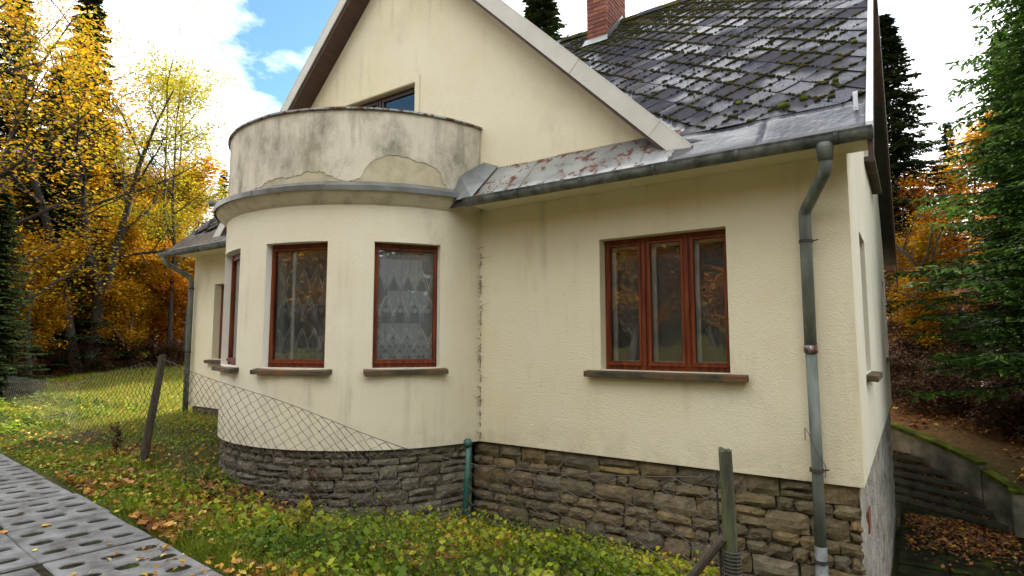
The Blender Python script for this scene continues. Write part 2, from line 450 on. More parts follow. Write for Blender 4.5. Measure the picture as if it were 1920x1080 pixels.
class MB:
    def __init__(self):
        self.v, self.f, self.m = [], [], []
    def add(self, vs, fs, mi=0):
        b = len(self.v)
        self.v += [tuple(p) for p in vs]
        self.f += [tuple(b + i for i in f) for f in fs]
        self.m += [mi] * len(fs)
    def box(self, x0, x1, y0, y1, z0, z1, mi=0, T=None):
        P = [(x, y, z) for x in (x0, x1) for y in (y0, y1) for z in (z0, z1)]
        if T is not None:
            P = [T @ Vector(p) for p in P]
        self.add(P, [(0, 1, 3, 2), (4, 6, 7, 5), (0, 4, 5, 1), (2, 3, 7, 6), (0, 2, 6, 4), (1, 5, 7, 3)], mi)
    def tube(self, path, rad, n=8, mi=0, caps=True):
        path = [Vector(p) for p in path]
        if not isinstance(rad, (list, tuple)):
            rad = [rad] * len(path)
        rings = []
        ref = None
        for i, p in enumerate(path):
            t = (path[min(i + 1, len(path) - 1)] - path[max(i - 1, 0)]).normalized()
            if ref is None:
                ref = Vector((0, 0, 1)) if abs(t.z) < 0.9 else Vector((1, 0, 0))
            u = (ref - t * ref.dot(t)).normalized()
            w = t.cross(u)
            ref = u
            rings.append([p + (u * math.cos(2 * math.pi * k / n) + w * math.sin(2 * math.pi * k / n)) * rad[i] for k in range(n)])
        V = [q for r in rings for q in r]
        F = []
        for i in range(len(path) - 1):
            for k in range(n):
                a, b = i * n + k, i * n + (k + 1) % n
                F.append((a, b, b + n, a + n))
        if caps:
            F.append(tuple(range(n))[::-1])
            F.append(tuple((len(path) - 1) * n + k for k in range(n)))
        self.add(V, F, mi)
    def prism(self, poly, axis, a, b, mi=0):
        """poly 2D outline extruded along an axis name ('x' or 'y' or 'z') from a to b"""
        def put(p, t):
            if axis == 'x':
                return (t, p[0], p[1])
            if axis == 'y':
                return (p[0], t, p[1])
            return (p[0], p[1], t)
        n = len(poly)
        V = [put(p, a) for p in poly] + [put(p, b) for p in poly]
        F = [tuple(range(n))[::-1], tuple(range(n, 2 * n))]
        F += [(i, (i + 1) % n, n + (i + 1) % n, n + i) for i in range(n)]
        self.add(V, F, mi)
    def build(self, name, mats, parent=None, smooth=False, at=None):
        if not isinstance(mats, (list, tuple)):
            mats = [mats]
        off = world_of(parent) if parent is not None else Vector((0, 0, 0))
        loc = Vector(at) - off if at is not None else Vector((0, 0, 0))
        off = off + loc
        me = bpy.data.meshes.new(name)
        me.from_pydata([(p[0] - off.x, p[1] - off.y, p[2] - off.z) for p in self.v], [], self.f)
        for m in mats:
            me.materials.append(m)
        if len(mats) > 1:
            me.polygons.foreach_set('material_index', self.m)
        if smooth:
            me.polygons.foreach_set('use_smooth', [True] * len(me.polygons))
        me.update()
        o = bpy.data.objects.new(name, me)
        o.location = loc
        return link(o, parent)

def recalc(o):
    import bmesh
    bm = bmesh.new()
    bm.from_mesh(o.data)
    bmesh.ops.recalc_face_normals(bm, faces=bm.faces)
    bm.to_mesh(o.data)
    bm.free()
    return o

def bevel(o, w, seg=2):
    md = o.modifiers.new('bevel', 'BEVEL')
    md.width = w
    md.segments = seg
    md.limit_method = 'ANGLE'
    return o

def np_mesh(name, V, Fc, mat, parent=None, rnd=None, smooth=False, origin=(0, 0, 0)):
    """V (n,3), Fc (m,k) -> one mesh object, optional per-face attribute 'rnd'"""
    V = np.asarray(V, dtype=np.float32) - np.asarray(origin, dtype=np.float32)
    Fc = np.asarray(Fc, dtype=np.int32)
    me = bpy.data.meshes.new(name)
    m, k = Fc.shape
    me.vertices.add(len(V))
    me.vertices.foreach_set('co', V.ravel())
    me.loops.add(m * k)
    me.loops.foreach_set('vertex_index', Fc.ravel())
    me.polygons.add(m)
    me.polygons.foreach_set('loop_start', np.arange(0, m * k, k, dtype=np.int32))
    if smooth:
        me.polygons.foreach_set('use_smooth', np.ones(m, dtype=bool))
    me.update(calc_edges=True)
    if rnd is not None:
        a = me.attributes.new('rnd', 'FLOAT', 'FACE')
        a.data.foreach_set('value', np.asarray(rnd, dtype=np.float32))
    me.materials.append(mat)
    o = bpy.data.objects.new(name, me)
    return link(o, parent)

def empty(name, loc, label=None, cat=None, group=None):
    o = bpy.data.objects.new(name, None)
    o.empty_display_size = 0.3
    o.location = loc
    link(o)
    if label:
        o['label'] = label
        o['category'] = cat
    if group:
        o['group'] = group
    return o

def tag(o, label, cat, group=None):
    o['label'] = label
    o['category'] = cat
    if group:
        o['group'] = group
    return o

def kind(o, k):
    o['kind'] = k
    return o

def poly_holes(outer, holes, depth, bev=0.0):
    """filled 2D outline with holes, extruded: returns (verts, faces) with z in -depth/2..depth/2"""
    cu = bpy.data.curves.new('outline', 'CURVE')
    cu.dimensions = '2D'
    cu.fill_mode = 'BOTH'
    cu.extrude = depth / 2 - bev
    cu.bevel_depth = bev
    cu.bevel_resolution = 0
    cu.offset = -bev
    for pts in [outer] + holes:
        s = cu.splines.new('POLY')
        s.points.add(len(pts) - 1)
        for p, q in zip(s.points, pts):
            p.co = (q[0], q[1], 0, 1)
        s.use_cyclic_u = True
    o = bpy.data.objects.new('outline', cu)
    COL.objects.link(o)
    dg = bpy.context.evaluated_depsgraph_get()
    me = bpy.data.meshes.new_from_object(o.evaluated_get(dg))
    V = [tuple(v.co) for v in me.vertices]
    F = [tuple(p.vertices) for p in me.polygons]
    bpy.data.objects.remove(o)
    bpy.data.curves.remove(cu)
    bpy.data.meshes.remove(me)
    return V, F

# ------------------------------------------------------------------ terrain
CTRL = []
for x in (-60, -30, -20, -14, -10, -7, -4, -1, 3, 8, 20):
    ye = 2.33 - 0.081 * (x + 4) if x > -16 else 3.3
    CTRL += [(x, ye, -0.45), (x, 1.0, -0.47), (x, -3, -0.47), (x, -9, -0.3)]
CTRL += [(-12, 6, -.15), (-16, 7, -.12), (-20, 5.5, -.1), (-10.5, 5.4, -.17), (-9, 5.0, -.24), (-12, 12, 0), (-20, 14, .4), (-32, 18, 1.6),
         (-15, 32, 1.5), (-45, 10, 2), (-28, 8, .5), (-8.4, 4.7, -.28), (-7.9, 3.5, -.35), (-9.5, 3.6, -.32), (-12, 3.9, -.28), (-6.5, 3.15, -.42), (-16, 4, -.25),
         (-6.82, 3.85, -.44), (-6.0, 3.85, -.56), (-5.35, 4.1, -.72), (-4.85, 4.5, -.82), (-4.3, 5.3, -.93), (-3.6, 5.6, -.96), (-2, 5.6, -.98), (-.9, 5.6, -1.12),
         (-5.2, 3.2, -.52), (-4, 3.2, -.56), (-3, 3.2, -.58), (-2, 3.0, -.6), (-1, 3.0, -.64), (0, 3, -.75), (1.5, 3, -.85), (-3.5, 4.5, -.76), (-2, 4.4, -.8), (-.8, 4.4, -.95),
         (-.3, 5.6, -1.4), (.6, 5.5, -1.55), (2.2, 6, -1.6), (-.4, 8, -2.1), (.6, 8, -2.1), (2, 8, -2.05), (-.4, 10.5, -2.2), (.6, 10.5, -2.2), (1.6, 12, -2.2),
         (3, 18, -.9), (1, 20, -.1), (0, 26, 1.4), (5, 26, 1.2),
         (-5, 20, 0), (-5, 30, 2.5), (0, 42, 5), (12, 42, 4.5), (12, 15, -.8), (20, 28, 2), (-60, 40, 8), (0, 70, 12), (60, 60, 8), (60, 10, 0), (-5, 10, -.9), (-9, 10, -.4)]
for x in (-60, -40, -20, -8, 0, 8, 20, 40, 60):  # unseen slope behind the camera, raised to block low sky in the panes
    CTRL += [(x, -13, 1.0), (x, -20, 4.0), (x, -32, 10.0)]
CTRL += [(-.6, 14.5, -2.3), (.3, 14.0, -2.3), (.9, 13.4, -2.3), (-.4, 13.9, -2.3), (1.5, 13.9, -1.5), (.7, 14.6, -1.25), (-.1, 15.2, -1.0), (-1.2, 15.9, -.7)]
CT = np.array(CTRL, float)
def _k(a, b):
    return np.sqrt(((a[:, None, :] - b[None, :, :]) ** 2).sum(2) + 0.05)
_A = _k(CT[:, :2], CT[:, :2])
_n = len(CT)
_S = np.zeros((_n + 1, _n + 1))
_S[:_n, :_n] = _A
_S[:_n, _n] = 1
_S[_n, :_n] = 1
_W = np.linalg.solve(_S, np.r_[CT[:, 2], 0.0])
def gz(x, y):
    x = np.atleast_1d(np.asarray(x, float))
    y = np.atleast_1d(np.asarray(y, float))
    P = np.c_[x.ravel(), y.ravel()]
    out = np.empty(len(P))
    for i in range(0, len(P), 20000):
        out[i:i + 20000] = _k(P[i:i + 20000], CT[:, :2]) @ _W[:_n] + _W[_n]
    return out
def g1(x, y):
    return float(gz(x, y)[0])

BCX, BCY, BR = -6.467, 6.0, 2.12
WX0, WX1, WY0, WY1 = -11.3, -0.38, 5.66, 13.7
def road_edge(x):
    return 2.33 - 0.081 * (x + 4)
def free_ground(x, y, m=0.0):
    """mask: not road, not under the house"""
    ok = (y > road_edge(x) + m)
    ok &= ~((x > WX0 - m) & (x < WX1 + m) & (y > WY0 - m) & (y < WY1 + m))
    ok &= np.hypot(x - BCX, y - BCY) > BR - 0.02 + m
    return ok

def axis_pts(lo, hi, a, b, fine, coarse):
    l = list(np.arange(a, b, fine))
    s, x = fine, a
    while x > lo:
        s = min(s * 1.25, coarse)
        x -= s
        l.insert(0, x)
    s, x = fine, b
    while x < hi:
        s = min(s * 1.25, coarse)
        x += s
        l.append(x)
    return np.array(l)
gx = axis_pts(-260, 260, -14, 3, 0.12, 14)
gy = axis_pts(-200, 320, 1.5, 17, 0.12, 14)
GX, GY = np.meshgrid(gx, gy)
xx = np.clip(GX.ravel(), -75, 75)
yy = np.clip(GY.ravel(), -45, 75)
zz = gz(xx, yy)
zz += (np.sin(GX.ravel() * 5.1 + np.sin(GY.ravel() * 3.7)) * np.cos(GY.ravel() * 6.3)) * 0.018 * (GY.ravel() > road_edge(GX.ravel()) + .3)
nx, ny = len(gx), len(gy)
ii = (np.arange(ny - 1)[:, None] * nx + np.arange(nx - 1)[None, :]).ravel()
ground = np_mesh('ground', np.c_[GX.ravel(), GY.ravel(), zz], np.c_[ii, ii + 1, ii + nx + 1, ii + nx], M['terrain'], smooth=True)
kind(ground, 'structure')

# ------------------------------------------------------------------ road of perforated slabs
road_ang = math.atan(-0.081)
def slot(cx, cy, l, w, r):
    pts = []
    for sx, sy in ((1, 1), (-1, 1), (-1, -1), (1, -1)):
        for k in range(3):
            a = {(1, 1): 0, (-1, 1): 90, (-1, -1): 180, (1, -1): 270}[(sx, sy)] + 45 * k
            pts.append((cx + sx * (l / 2 - r) + r * math.cos(R(a)) + random.uniform(-.004, .004), cy + sy * (w / 2 - r) + r * math.sin(R(a)) + random.uniform(-.004, .004)))
    return pts
SL, SW, ST = 1.045, 0.745, 0.11
slab_meshes = []
for v in range(4):
    outer = []
    for ax, ay, bx_, by_ in ((-1, -1, 1, -1), (1, -1, 1, 1), (1, 1, -1, 1), (-1, 1, -1, -1)):
        for k in range(6):
            t = k / 6
            jit = 0 if k == 0 else random.uniform(-.006, .004)
            px, py = (ax + (bx_ - ax) * t) * SL / 2, (ay + (by_ - ay) * t) * SW / 2
            outer.append((px + (jit if ax == bx_ else 0) * ax, py + (jit if ay == by_ else 0) * ay))
    holes = [slot((i - 1) * 0.315 + random.uniform(-.012, .012), (j - 1) * 0.235 + random.uniform(-.008, .008), random.uniform(.105, .135), random.uniform(.145, .175), .045) for i in range(3) for j in range(3)]
    V, F = poly_holes(outer, holes, ST, 0.008)
    me = bpy.data.meshes.new('slab')
    me.from_pydata(V, [], F)
    me.materials.append(M['concrete'])
    slab_meshes.append(me)
V, F = [], []
rb = MB()
for i in range(60):
    x0, x1 = -52 + i * 1.2, -52 + (i + 1) * 1.2
    rb.add([(x0, -2.6, -.414), (x1, -2.6, -.414), (x1, road_edge(x1) - .02, -.414), (x0, road_edge(x0) - .02, -.414)], [(0, 1, 2, 3)])
road = rb.build('road', M['soil'])
kind(road, 'structure')
ex = Vector((math.cos(road_ang), math.sin(road_ang), 0))
ey = Vector((-math.sin(road_ang), math.cos(road_ang), 0))
for i in range(-16, 7):
    for j in range(4 if i > -9 else 3):
        sx = i * 1.085 - 0.19
        base = Vector((-5.0, road_edge(-5.0), 0)) + ex * (sx + 0.5) - ey * (0.40 + j * 0.775)
        o = bpy.data.objects.new('slab', slab_meshes[(i * 7 + j * 3) % 4])
        o.location = (base.x + random.uniform(-.012, .012), base.y + random.uniform(-.02, .02), -0.40 - ST / 2 + random.uniform(-.006, .008))
        o.rotation_euler = (random.uniform(-.012, .012), random.uniform(-.01, .01), road_ang + random.uniform(-.012, .012))
        link(o, road)

# ------------------------------------------------------------------ the house
HOUSE = empty('house', (-5.84, 9.7, 0), 'cream stuccoed house with a rounded bay, balcony and dark mossy diamond tiled roof', 'house')

EZ, EY, KR = 2.88, 5.2, 0.953            # eave height, eave Y, roof slope
RY = 9.68
RZ = EZ + KR * (RY - EY)
GXP, GZP, GK = -5.86, 7.25, 1.0          # front gable peak and slope
def roof_z(y):
    return EZ + KR * (y - EY)
def valley_x(y):
    return GXP + (GZP - roof_z(y)) / GK

# front wall with gable and openings (outline in X,Z)
W3 = (-2.74, -1.41, 0.90, 2.30)
WL = (-10.55, -9.25, 0.88, 2.25)
DOOR = (-7.1, -5.54, 3.12, 4.80)
def rect(x0, x1, z0, z1):
    return [(x0, z0), (x1, z0), (x1, z1), (x0, z1)]
gh = GXP + (GZP - 0.22 - 3.0) / GK
outer = [(WX0, 0.0), (WX1, 0.0), (WX1, 2.96), (gh, 2.96), (GXP, GZP - 0.24), (2 * GXP - gh, 2.96), (WX0, 2.96)]
V, F = poly_holes(outer, [rect(*W3), rect(*WL), rect(*DOOR), rect(-8.2, -4.75, 0.06, 2.6)], 0.3)
mb = MB()
mb.add([(v[0], WY0 + 0.15 - v[2], v[1]) for v in V], F)
mb.build('front_wall', M['wall'], HOUSE)

# right gable wall (X = WX1), left wall and rear wall
GW1 = (6.72, 7.55, 0.88, 2.31)
GW2 = (12.2, 13.0, 0.92, 2.28)
GW3 = (8.6, 10.4, 3.55, 4.8)
def side_wall(x0, x1, name, mat, wins):
    k = (RZ - 2.9) / (RY - 5.2)
    out = [(WY0 + 0.3, 0), (WY1, 0), (WY1, 2.9 + k * .25), (RY, RZ - 0.22), (WY0 + 0.3, 2.9 + k * .5)]
    V, F = poly_holes(out, [rect(*w) for w in wins], x1 - x0)
    b = MB()
    b.add([((x0 + x1) / 2 + v[2], v[0], v[1]) for v in V], F)
    return b.build(name, mat, HOUSE)
side_wall(WX1 - 0.3, WX1, 'gable_wall', M['skylit_wall'], [GW1, GW2, GW3])
mb = MB()
mb.box(WX1 - 0.3, WX1 - .003, WY0 + 0.003, WY0 + 0.3, 0, 2.95)
side_wall(WX0, WX0 + 0.3, 'left_wall', M['wall'], [])
mb = MB()
mb.box(WX0 + .3, WX1 - .3, WY1 - .3, WY1, 0, 3.0)
mb.build('rear_wall', M['wall'], HOUSE)
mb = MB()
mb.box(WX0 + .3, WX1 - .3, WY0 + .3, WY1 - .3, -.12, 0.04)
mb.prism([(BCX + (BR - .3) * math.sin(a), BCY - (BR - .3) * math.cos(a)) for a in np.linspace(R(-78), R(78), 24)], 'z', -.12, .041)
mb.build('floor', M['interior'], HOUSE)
mb = MB()
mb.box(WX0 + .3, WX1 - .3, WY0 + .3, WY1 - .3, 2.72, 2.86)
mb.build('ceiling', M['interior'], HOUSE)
mb = MB()
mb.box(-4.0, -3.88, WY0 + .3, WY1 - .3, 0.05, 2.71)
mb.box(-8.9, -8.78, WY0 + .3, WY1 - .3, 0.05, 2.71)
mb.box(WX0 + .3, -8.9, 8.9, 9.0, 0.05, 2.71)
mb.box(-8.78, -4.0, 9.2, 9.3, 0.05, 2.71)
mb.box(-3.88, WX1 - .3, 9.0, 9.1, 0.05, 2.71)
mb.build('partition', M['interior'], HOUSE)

# round bay
def arc_pt(a, r, z):
    return (BCX + r * math.sin(a), BCY - r * math.cos(a), z)
BA0, BA1 = R(-80.8), R(80.8)
BW = [(R(8.0), R(30.2)), (R(44.4), R(65.3)), (R(-28.5), R(-6.4)), (R(-65), R(-43))]
BZ0, BZ1 = 0.90, 2.335
def bay_wall():
    us = set([BA0, BA1])
    for a, b in BW:
        us |= {a, b}
    us = sorted(us)
    uu = []
    for a, b in zip(us[:-1], us[1:]):
        n = max(1, int(math.ceil((b - a) / R(2.5))))
        uu += [a + (b - a) * k / n for k in range(n)]
    uu.append(us[-1])
    zs = [0.0, BZ0, BZ1, 2.9]
    def filled(i, j):
        if i < 0 or j < 0 or i >= len(uu) - 1 or j >= 3:
            return False
        c = (uu[i] + uu[i + 1]) / 2
        return not (j == 1 and any(a < c < b for a, b in BW))
    b = MB()
    ro, ri = BR, BR - 0.3
    for i in range(len(uu) - 1):
        for j in range(3):
            a0, a1, z0, z1 = uu[i], uu[i + 1], zs[j], zs[j + 1]
            if not filled(i, j):
                continue
            b.add([arc_pt(a0, ro, z0), arc_pt(a1, ro, z0), arc_pt(a1, ro, z1), arc_pt(a0, ro, z1)], [(0, 1, 2, 3)])
            b.add([arc_pt(a0, ri, z0), arc_pt(a1, ri, z0), arc_pt(a1, ri, z1), arc_pt(a0, ri, z1)], [(3, 2, 1, 0)])
            if not filled(i - 1, j):
                b.add([arc_pt(a0, ro, z0), arc_pt(a0, ro, z1), arc_pt(a0, ri, z1), arc_pt(a0, ri, z0)], [(0, 1, 2, 3)], 1)
            if not filled(i + 1, j):
                b.add([arc_pt(a1, ro, z0), arc_pt(a1, ri, z0), arc_pt(a1, ri, z1), arc_pt(a1, ro, z1)], [(0, 1, 2, 3)], 1)
            if not filled(i, j - 1):
                b.add([arc_pt(a0, ro, z0), arc_pt(a0, ri, z0), arc_pt(a1, ri, z0), arc_pt(a1, ro, z0)], [(0, 1, 2, 3)], 1)
            if not filled(i, j + 1):
                b.add([arc_pt(a0, ro, z1), arc_pt(a1, ro, z1), arc_pt(a1, ri, z1), arc_pt(a0, ri, z1)], [(0, 1, 2, 3)], 1)
    return b.build('bay_wall', [M['bay'], M['reveal']], HOUSE)
bay_wall()

def arc_solid(b, prof, a0, a1, n, mi=0):
    """closed profile [(r,z)] swept round the bay"""
    k = len(prof)
    V = [arc_pt(a0 + (a1 - a0) * i / n, r, z) for i in range(n + 1) for r, z in prof]
    F = [(i * k + j, (i + 1) * k + j, (i + 1) * k + (j + 1) % k, i * k + (j + 1) % k) for i in range(n) for j in range(k)]
    F += [tuple(range(k)), tuple(n * k + j for j in range(k))[::-1]]
    b.add(V, F, mi)

mb = MB()
arc_solid(mb, [(BR - .02, 2.74), (BR + .035, 2.78), (BR + .09, 2.835), (BR + .135, 2.89), (BR + .135, 2.915), (BR - .02, 3.0)], BA0, R(79), 60)
cornice = recalc(mb.build('cornice', M['ledge_plaster'], HOUSE))
# parapet with a lost patch of render: the outer skin is a separate shell whose lower edge is ragged
mb = MB()
arc_solid(mb, [(BR - .16, 2.99), (BR - .005, 2.99), (BR - .005, 3.885), (BR - .16, 3.885)], R(-80.5), R(80.5), 70)
parapet = recalc(mb.build('parapet', M['bare_render'], HOUSE))
def parapet_skin():
    b = MB()
    n = 260
    angs = [R(-80.4) + R(160.8) * i / n for i in range(n + 1)]
    def low(d):
        z = 3.055 + 0.022 * math.sin(d * .31) + .012 * math.sin(d * .83 + 1) * math.sin(d * .37) + .006 * math.sin(d * 2.9 + 2 * math.sin(d * .7)) + random.uniform(-.009, .009)
        z += 0.30 * max(0, 1 - ((d - 53) / 13.0) ** 2) ** 0.5          # the big lost patch
        z += 0.075 * max(0, 1 - ((d - 20) / 13.0) ** 2) ** 0.5
        if d > 67:
            z = 3.02 + random.uniform(-.006, .006)
        if d < 5:
            z -= .03
        return z
    lows = [low(math.degrees(a)) for a in angs]
    rows = 5
    V, F = [], []
    for a, lo in zip(angs, lows):
        for k in range(rows):
            V.append(arc_pt(a, BR + .002, lo + (3.884 - lo) * k / (rows - 1)))
        V.append(arc_pt(a, BR - .011, lo + .001))
    s = rows + 1
    for i in range(n):
        for k in range(rows - 1):
            F.append((i * s + k, (i + 1) * s + k, (i + 1) * s + k + 1, i * s + k + 1))
        F.append((i * s + rows, (i + 1) * s + rows, (i + 1) * s, i * s))
    b.add(V, F)
    o = b.build('render_coat', M['parapet'], parapet)
    return o
parapet_skin()
mb = MB()
mb.prism([(BCX + (BR - .1) * math.sin(a), BCY - (BR - .1) * math.cos(a)) for a in np.linspace(R(-78), R(78), 40)], 'z', 2.9, 3.06)
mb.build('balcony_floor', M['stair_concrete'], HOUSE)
# metal sheets: coping pieces and ledge flashing pieces
copb = empty('parapet_coping', (0, 0, 0))
copb.parent = HOUSE
copb.location = (0, 0, 0)
cop_n = 15
for i in range(cop_n):
    a0 = R(-80.5) + R(161) * i / cop_n
    a1 = R(-80.5) + R(161) * (i + 1) / cop_n
    b = MB()
    dz = random.uniform(-.002, .003)
    arc_solid(b, [(BR - .19, 3.888 + dz), (BR + .028, 3.872 + dz), (BR + .034, 3.878 + dz), (BR + .034, 3.897 + dz), (BR - .19, 3.913 + dz)], a0 + R(.1), a1 + R(.35), 6)
    recalc(b.build('coping_sheet', M['rust_cap'], copb))
led_n = 13
ledge = empty('ledge_flashing', (0, 0, 0))
ledge.parent = HOUSE
for i in range(led_n):
    a0 = R(-80) + R(158.5) * i / led_n
    a1 = R(-80) + R(158.5) * (i + 1) / led_n
    b = MB()
    dz = random.uniform(-.004, .004)
    t = random.uniform(-.008, .008)
    arc_solid(b, [(BR - .01, 3.035 + dz), (BR - .01, 3.022 + dz), (BR + .165 + t, 2.935 + dz), (BR + .16 + t, 2.890 + dz), (BR + .168 + t, 2.888 + dz), (BR + .176 + t, 2.944 + dz)], a0 + R(.1), a1 + R(.45), 6)
    recalc(b.build('flashing_sheet', M['zinc'], ledge))
b = MB()
d = Vector((math.sin(R(-31)), -math.cos(R(-31)), 0))
p0 = Vector(arc_pt(R(-31), BR - .1, 3.07))
b.tube([p0, p0 + d * .33 + Vector((0, 0, -.03))], .042, 12, caps=False)
b.tube([p0, p0 + d * .33 + Vector((0, 0, -.03))], .036, 12, caps=False)
b.build('drain_spout', M['gutter'], HOUSE, smooth=True)

# ------------------------------------------------------------------ windows
def win_frame(origin, exv, inv):
    """local x along the wall, y inwards, z up"""
    exv, inv = Vector(exv).normalized(), Vector(inv).normalized()
    T = Matrix.Identity(4)
    T.col[0][:3] = exv
    T.col[1][:3] = inv
    T.col[2][:3] = (0, 0, 1)
    T.col[3][:3] = origin
    return T

def bars(b, x0, x1, z0, z1, w, y0, y1, T, mi=0, wb=None):
    wb = w if wb is None else wb
    b.box(x0, x0 + w, y0, y1, z0, z1, mi, T)
    b.box(x1 - w, x1, y0, y1, z0, z1, mi, T)
    b.box(x0 + w, x1 - w, y0 + .001, y1 - .001, z0, z0 + wb, mi, T)
    b.box(x0 + w, x1 - w, y0 + .001, y1 - .001, z1 - w, z1, mi, T)

def curtain(T, x0, x1, z0, z1, y, parent, lace=True, folds=9.0, heavy=True):
    b = MB()
    n, mz = 44, 2
    def yy_(x):
        return y + .006 * math.sin(x * folds * 6.28) + .004 * math.sin(x * folds * 14 + 1)
    V = []
    for i in range(n + 1):
        x = x0 + (x1 - x0) * i / n
        for z in (z0, z1):
            V.append(T @ Vector((x, yy_(x), z)))
    b.add(V, [(2 * i, 2 * i + 2, 2 * i + 3, 2 * i + 1) for i in range(n)], 0)
    if lace:
        def P(x, z):
            return T @ Vector((min(max(x, x0), x1), yy_(min(max(x, x0), x1)) - .004, z))
        def band(pts, w, mi=1):
            V, F = [], []
            for k, (px, pz) in enumerate(pts):
                q = pts[min(k + 1, len(pts) - 1)]
                r_ = pts[max(k - 1, 0)]
                tx, tz = q[0] - r_[0], q[1] - r_[1]
                L = math.hypot(tx, tz) or 1
                ox, oz = -tz / L * w / 2, tx / L * w / 2
                V += [P(px + ox, pz + oz), P(px - ox, pz - oz)]
            F = [(2 * k, 2 * k + 1, 2 * k + 3, 2 * k + 2) for k in range(len(pts) - 1)]
            b.add(V, F, mi)
        def ring(cx, cz, r_, w):
            if not (x0 + r_ < cx < x1 - r_):
                return
            band([(cx + r_ * math.cos(t), cz + r_ * math.sin(t)) for t in np.linspace(0, 6.283, 11)], w)
        def flower(cx, cz, r_, w):
            ring(cx, cz, r_ * .45, w)
            for k in range(8):
                t = k * .785
                ring(cx + r_ * math.cos(t), cz + r_ * math.sin(t), r_ * .26, w * .8)
        pw = 0.165
        for row, (zb, off, dens) in enumerate(((z0 + .34, 0.0, 2), (z0 + .72, .5, 1), (z0 + 1.03, 0.0, 0))):
            k = -1
            while x0 + (k + off) * pw < x1 + pw:
                cx = x0 + .045 + (k + off) * pw
                for s in (-1, 1):
                    pts = []
                    for t in np.linspace(0, 1, 8):
                        px = cx + s * pw / 2 * (1 - t ** 1.6)
                        pts.append((px, zb - .20 + .24 * t))
                    pts = [p for p in pts if x0 < p[0] < x1]
                    if len(pts) > 2:
                        band(pts, .024 if dens else .014)
                        band([(p[0] - s * .022, p[1] - .02) for p in pts], .007)
                fl = [(cx + pw / 2 * (t2 ** 1.6 if False else (1 - (1 - abs(t2)) ** 1.6)) * (1 if t2 > 0 else -1) + pw / 2, zb - .20 + .24 * abs(t2)) for t2 in np.linspace(-1, 1, 15)]
                if x0 + .01 < fl[0][0] and fl[-1][0] < x1 - .01 and heavy:
                    zt = zb + (.10 if dens else .16)
                    for (qa, qb) in zip(fl[:-1], fl[1:]):
                        b.add([P(qa[0], qa[1]) , P(qb[0], qb[1]), P(qb[0], zt), P(qa[0], zt)], [(0, 1, 2, 3)], 2)
                if dens >= 1:
                    flower(cx, zb - .13, .032 if dens == 2 else .022, .008)
                    ring(cx + pw / 2, zb - .07, .014, .008)
                if dens == 2:
                    flower(cx, zb - .23, .045, .010)
                    flower(cx + pw / 2, zb - .28, .030, .010)
                    for q in range(5):
                        ring(cx - pw / 2 + q * pw / 5, zb - .32, .013, .008)
                if dens == 1:
                    ring(cx + pw / 2, zb - .24, .020, .008)
                    ring(cx, zb - .05, .016, .007)
                k += 1
        band([(x0 + .002, z0 + .012), (x1 - .002, z0 + .012)], .022)
    if not heavy:
        return b.build('curtain', [M['faint_net'], M['faint_lace'], M['faint_net']], parent)
    return b.build('curtain', [M['sheer'], M['lace'], M['dense_net']], parent)

def window(T, w, h, layout, mats, depth=0.13, sill=(0.10, 0.09, 0.055), curtain_kind=None, label=None, inner=True, heavy=True, curtain_y=.066):
    """layout: list of (x0,x1) lights measured across the opening 0..w"""
    fr, fm = mats
    b = MB()
    y0 = depth
    bars(b, 0.002, w - .002, 0.002, h - .002, .042, y0, y0 + .075, T, wb=.045)
    for (a0, a1), (c0, c1) in zip(layout[:-1], layout[1:]):
        b.box(a1, c0, y0 + .002, y0 + .070, .046, h - .043, 0, T)
        b.box((a1 + c0) / 2 - .014, (a1 + c0) / 2 + .014, y0 - .014, y0 + .002, .046, h - .043, 0, T)
    wo = b.build('window', fr, HOUSE)
    if label:
        wo['label'] = label
    for a0, a1 in layout:
        s = MB()
        z0, z1 = .045, h - .05
        bars(s, a0 - .004, a1 + .004, z0, z1, .026, y0 - .008, y0 + .048, T, wb=.045)
        s.box(a0, a1, y0 - .026, y0 - .008, z0 + .004, z0 + .03, 0, T)      # weather bar
        s.build('sash', fm, wo)
        p = MB()
        p.add([T @ Vector(q) for q in ((a0 + .020, y0 + .02, z0 + .040), (a1 - .020, y0 + .02, z0 + .040), (a1 - .020, y0 + .02, z1 - .024), (a0 + .020, y0 + .02, z1 - .024))], [(0, 1, 2, 3)])
        p.build('pane', M['glass'], wo)
        if inner:
            q = MB()
            bars(q, a0 + .0, a1 - .0, z0, z1, .05, y0 + .105, y0 + .14, T)
            q.build('inner_sash', M['white_frame'], wo)
    if sill:
        ov, pr, th = sill
        s = MB()
        n = 10
        for k in range(1):
            s.add([T @ Vector(q) for q in ((-ov, -pr, -.075), (w + ov, -pr, -.075), (w + ov, y0 + .01, -.05), (-ov, y0 + .01, -.05),
                                           (-ov, -pr, -.075 + th), (w + ov, -pr, -.075 + th), (w + ov, y0 + .01, .004), (-ov, y0 + .01, .004))],
                  [(3, 2, 1, 0), (4, 5, 6, 7), (0, 1, 5, 4), (1, 2, 6, 5), (2, 3, 7, 6), (3, 0, 4, 7)])
        so = s.build('sill', M['sill'], wo)
        bevel(so, .006, 2)
    if curtain_kind:
        curtain(T, .04, w - .04, .07, h - .06, y0 + curtain_y, wo, lace=(curtain_kind == 'lace'), heavy=heavy)
    return wo

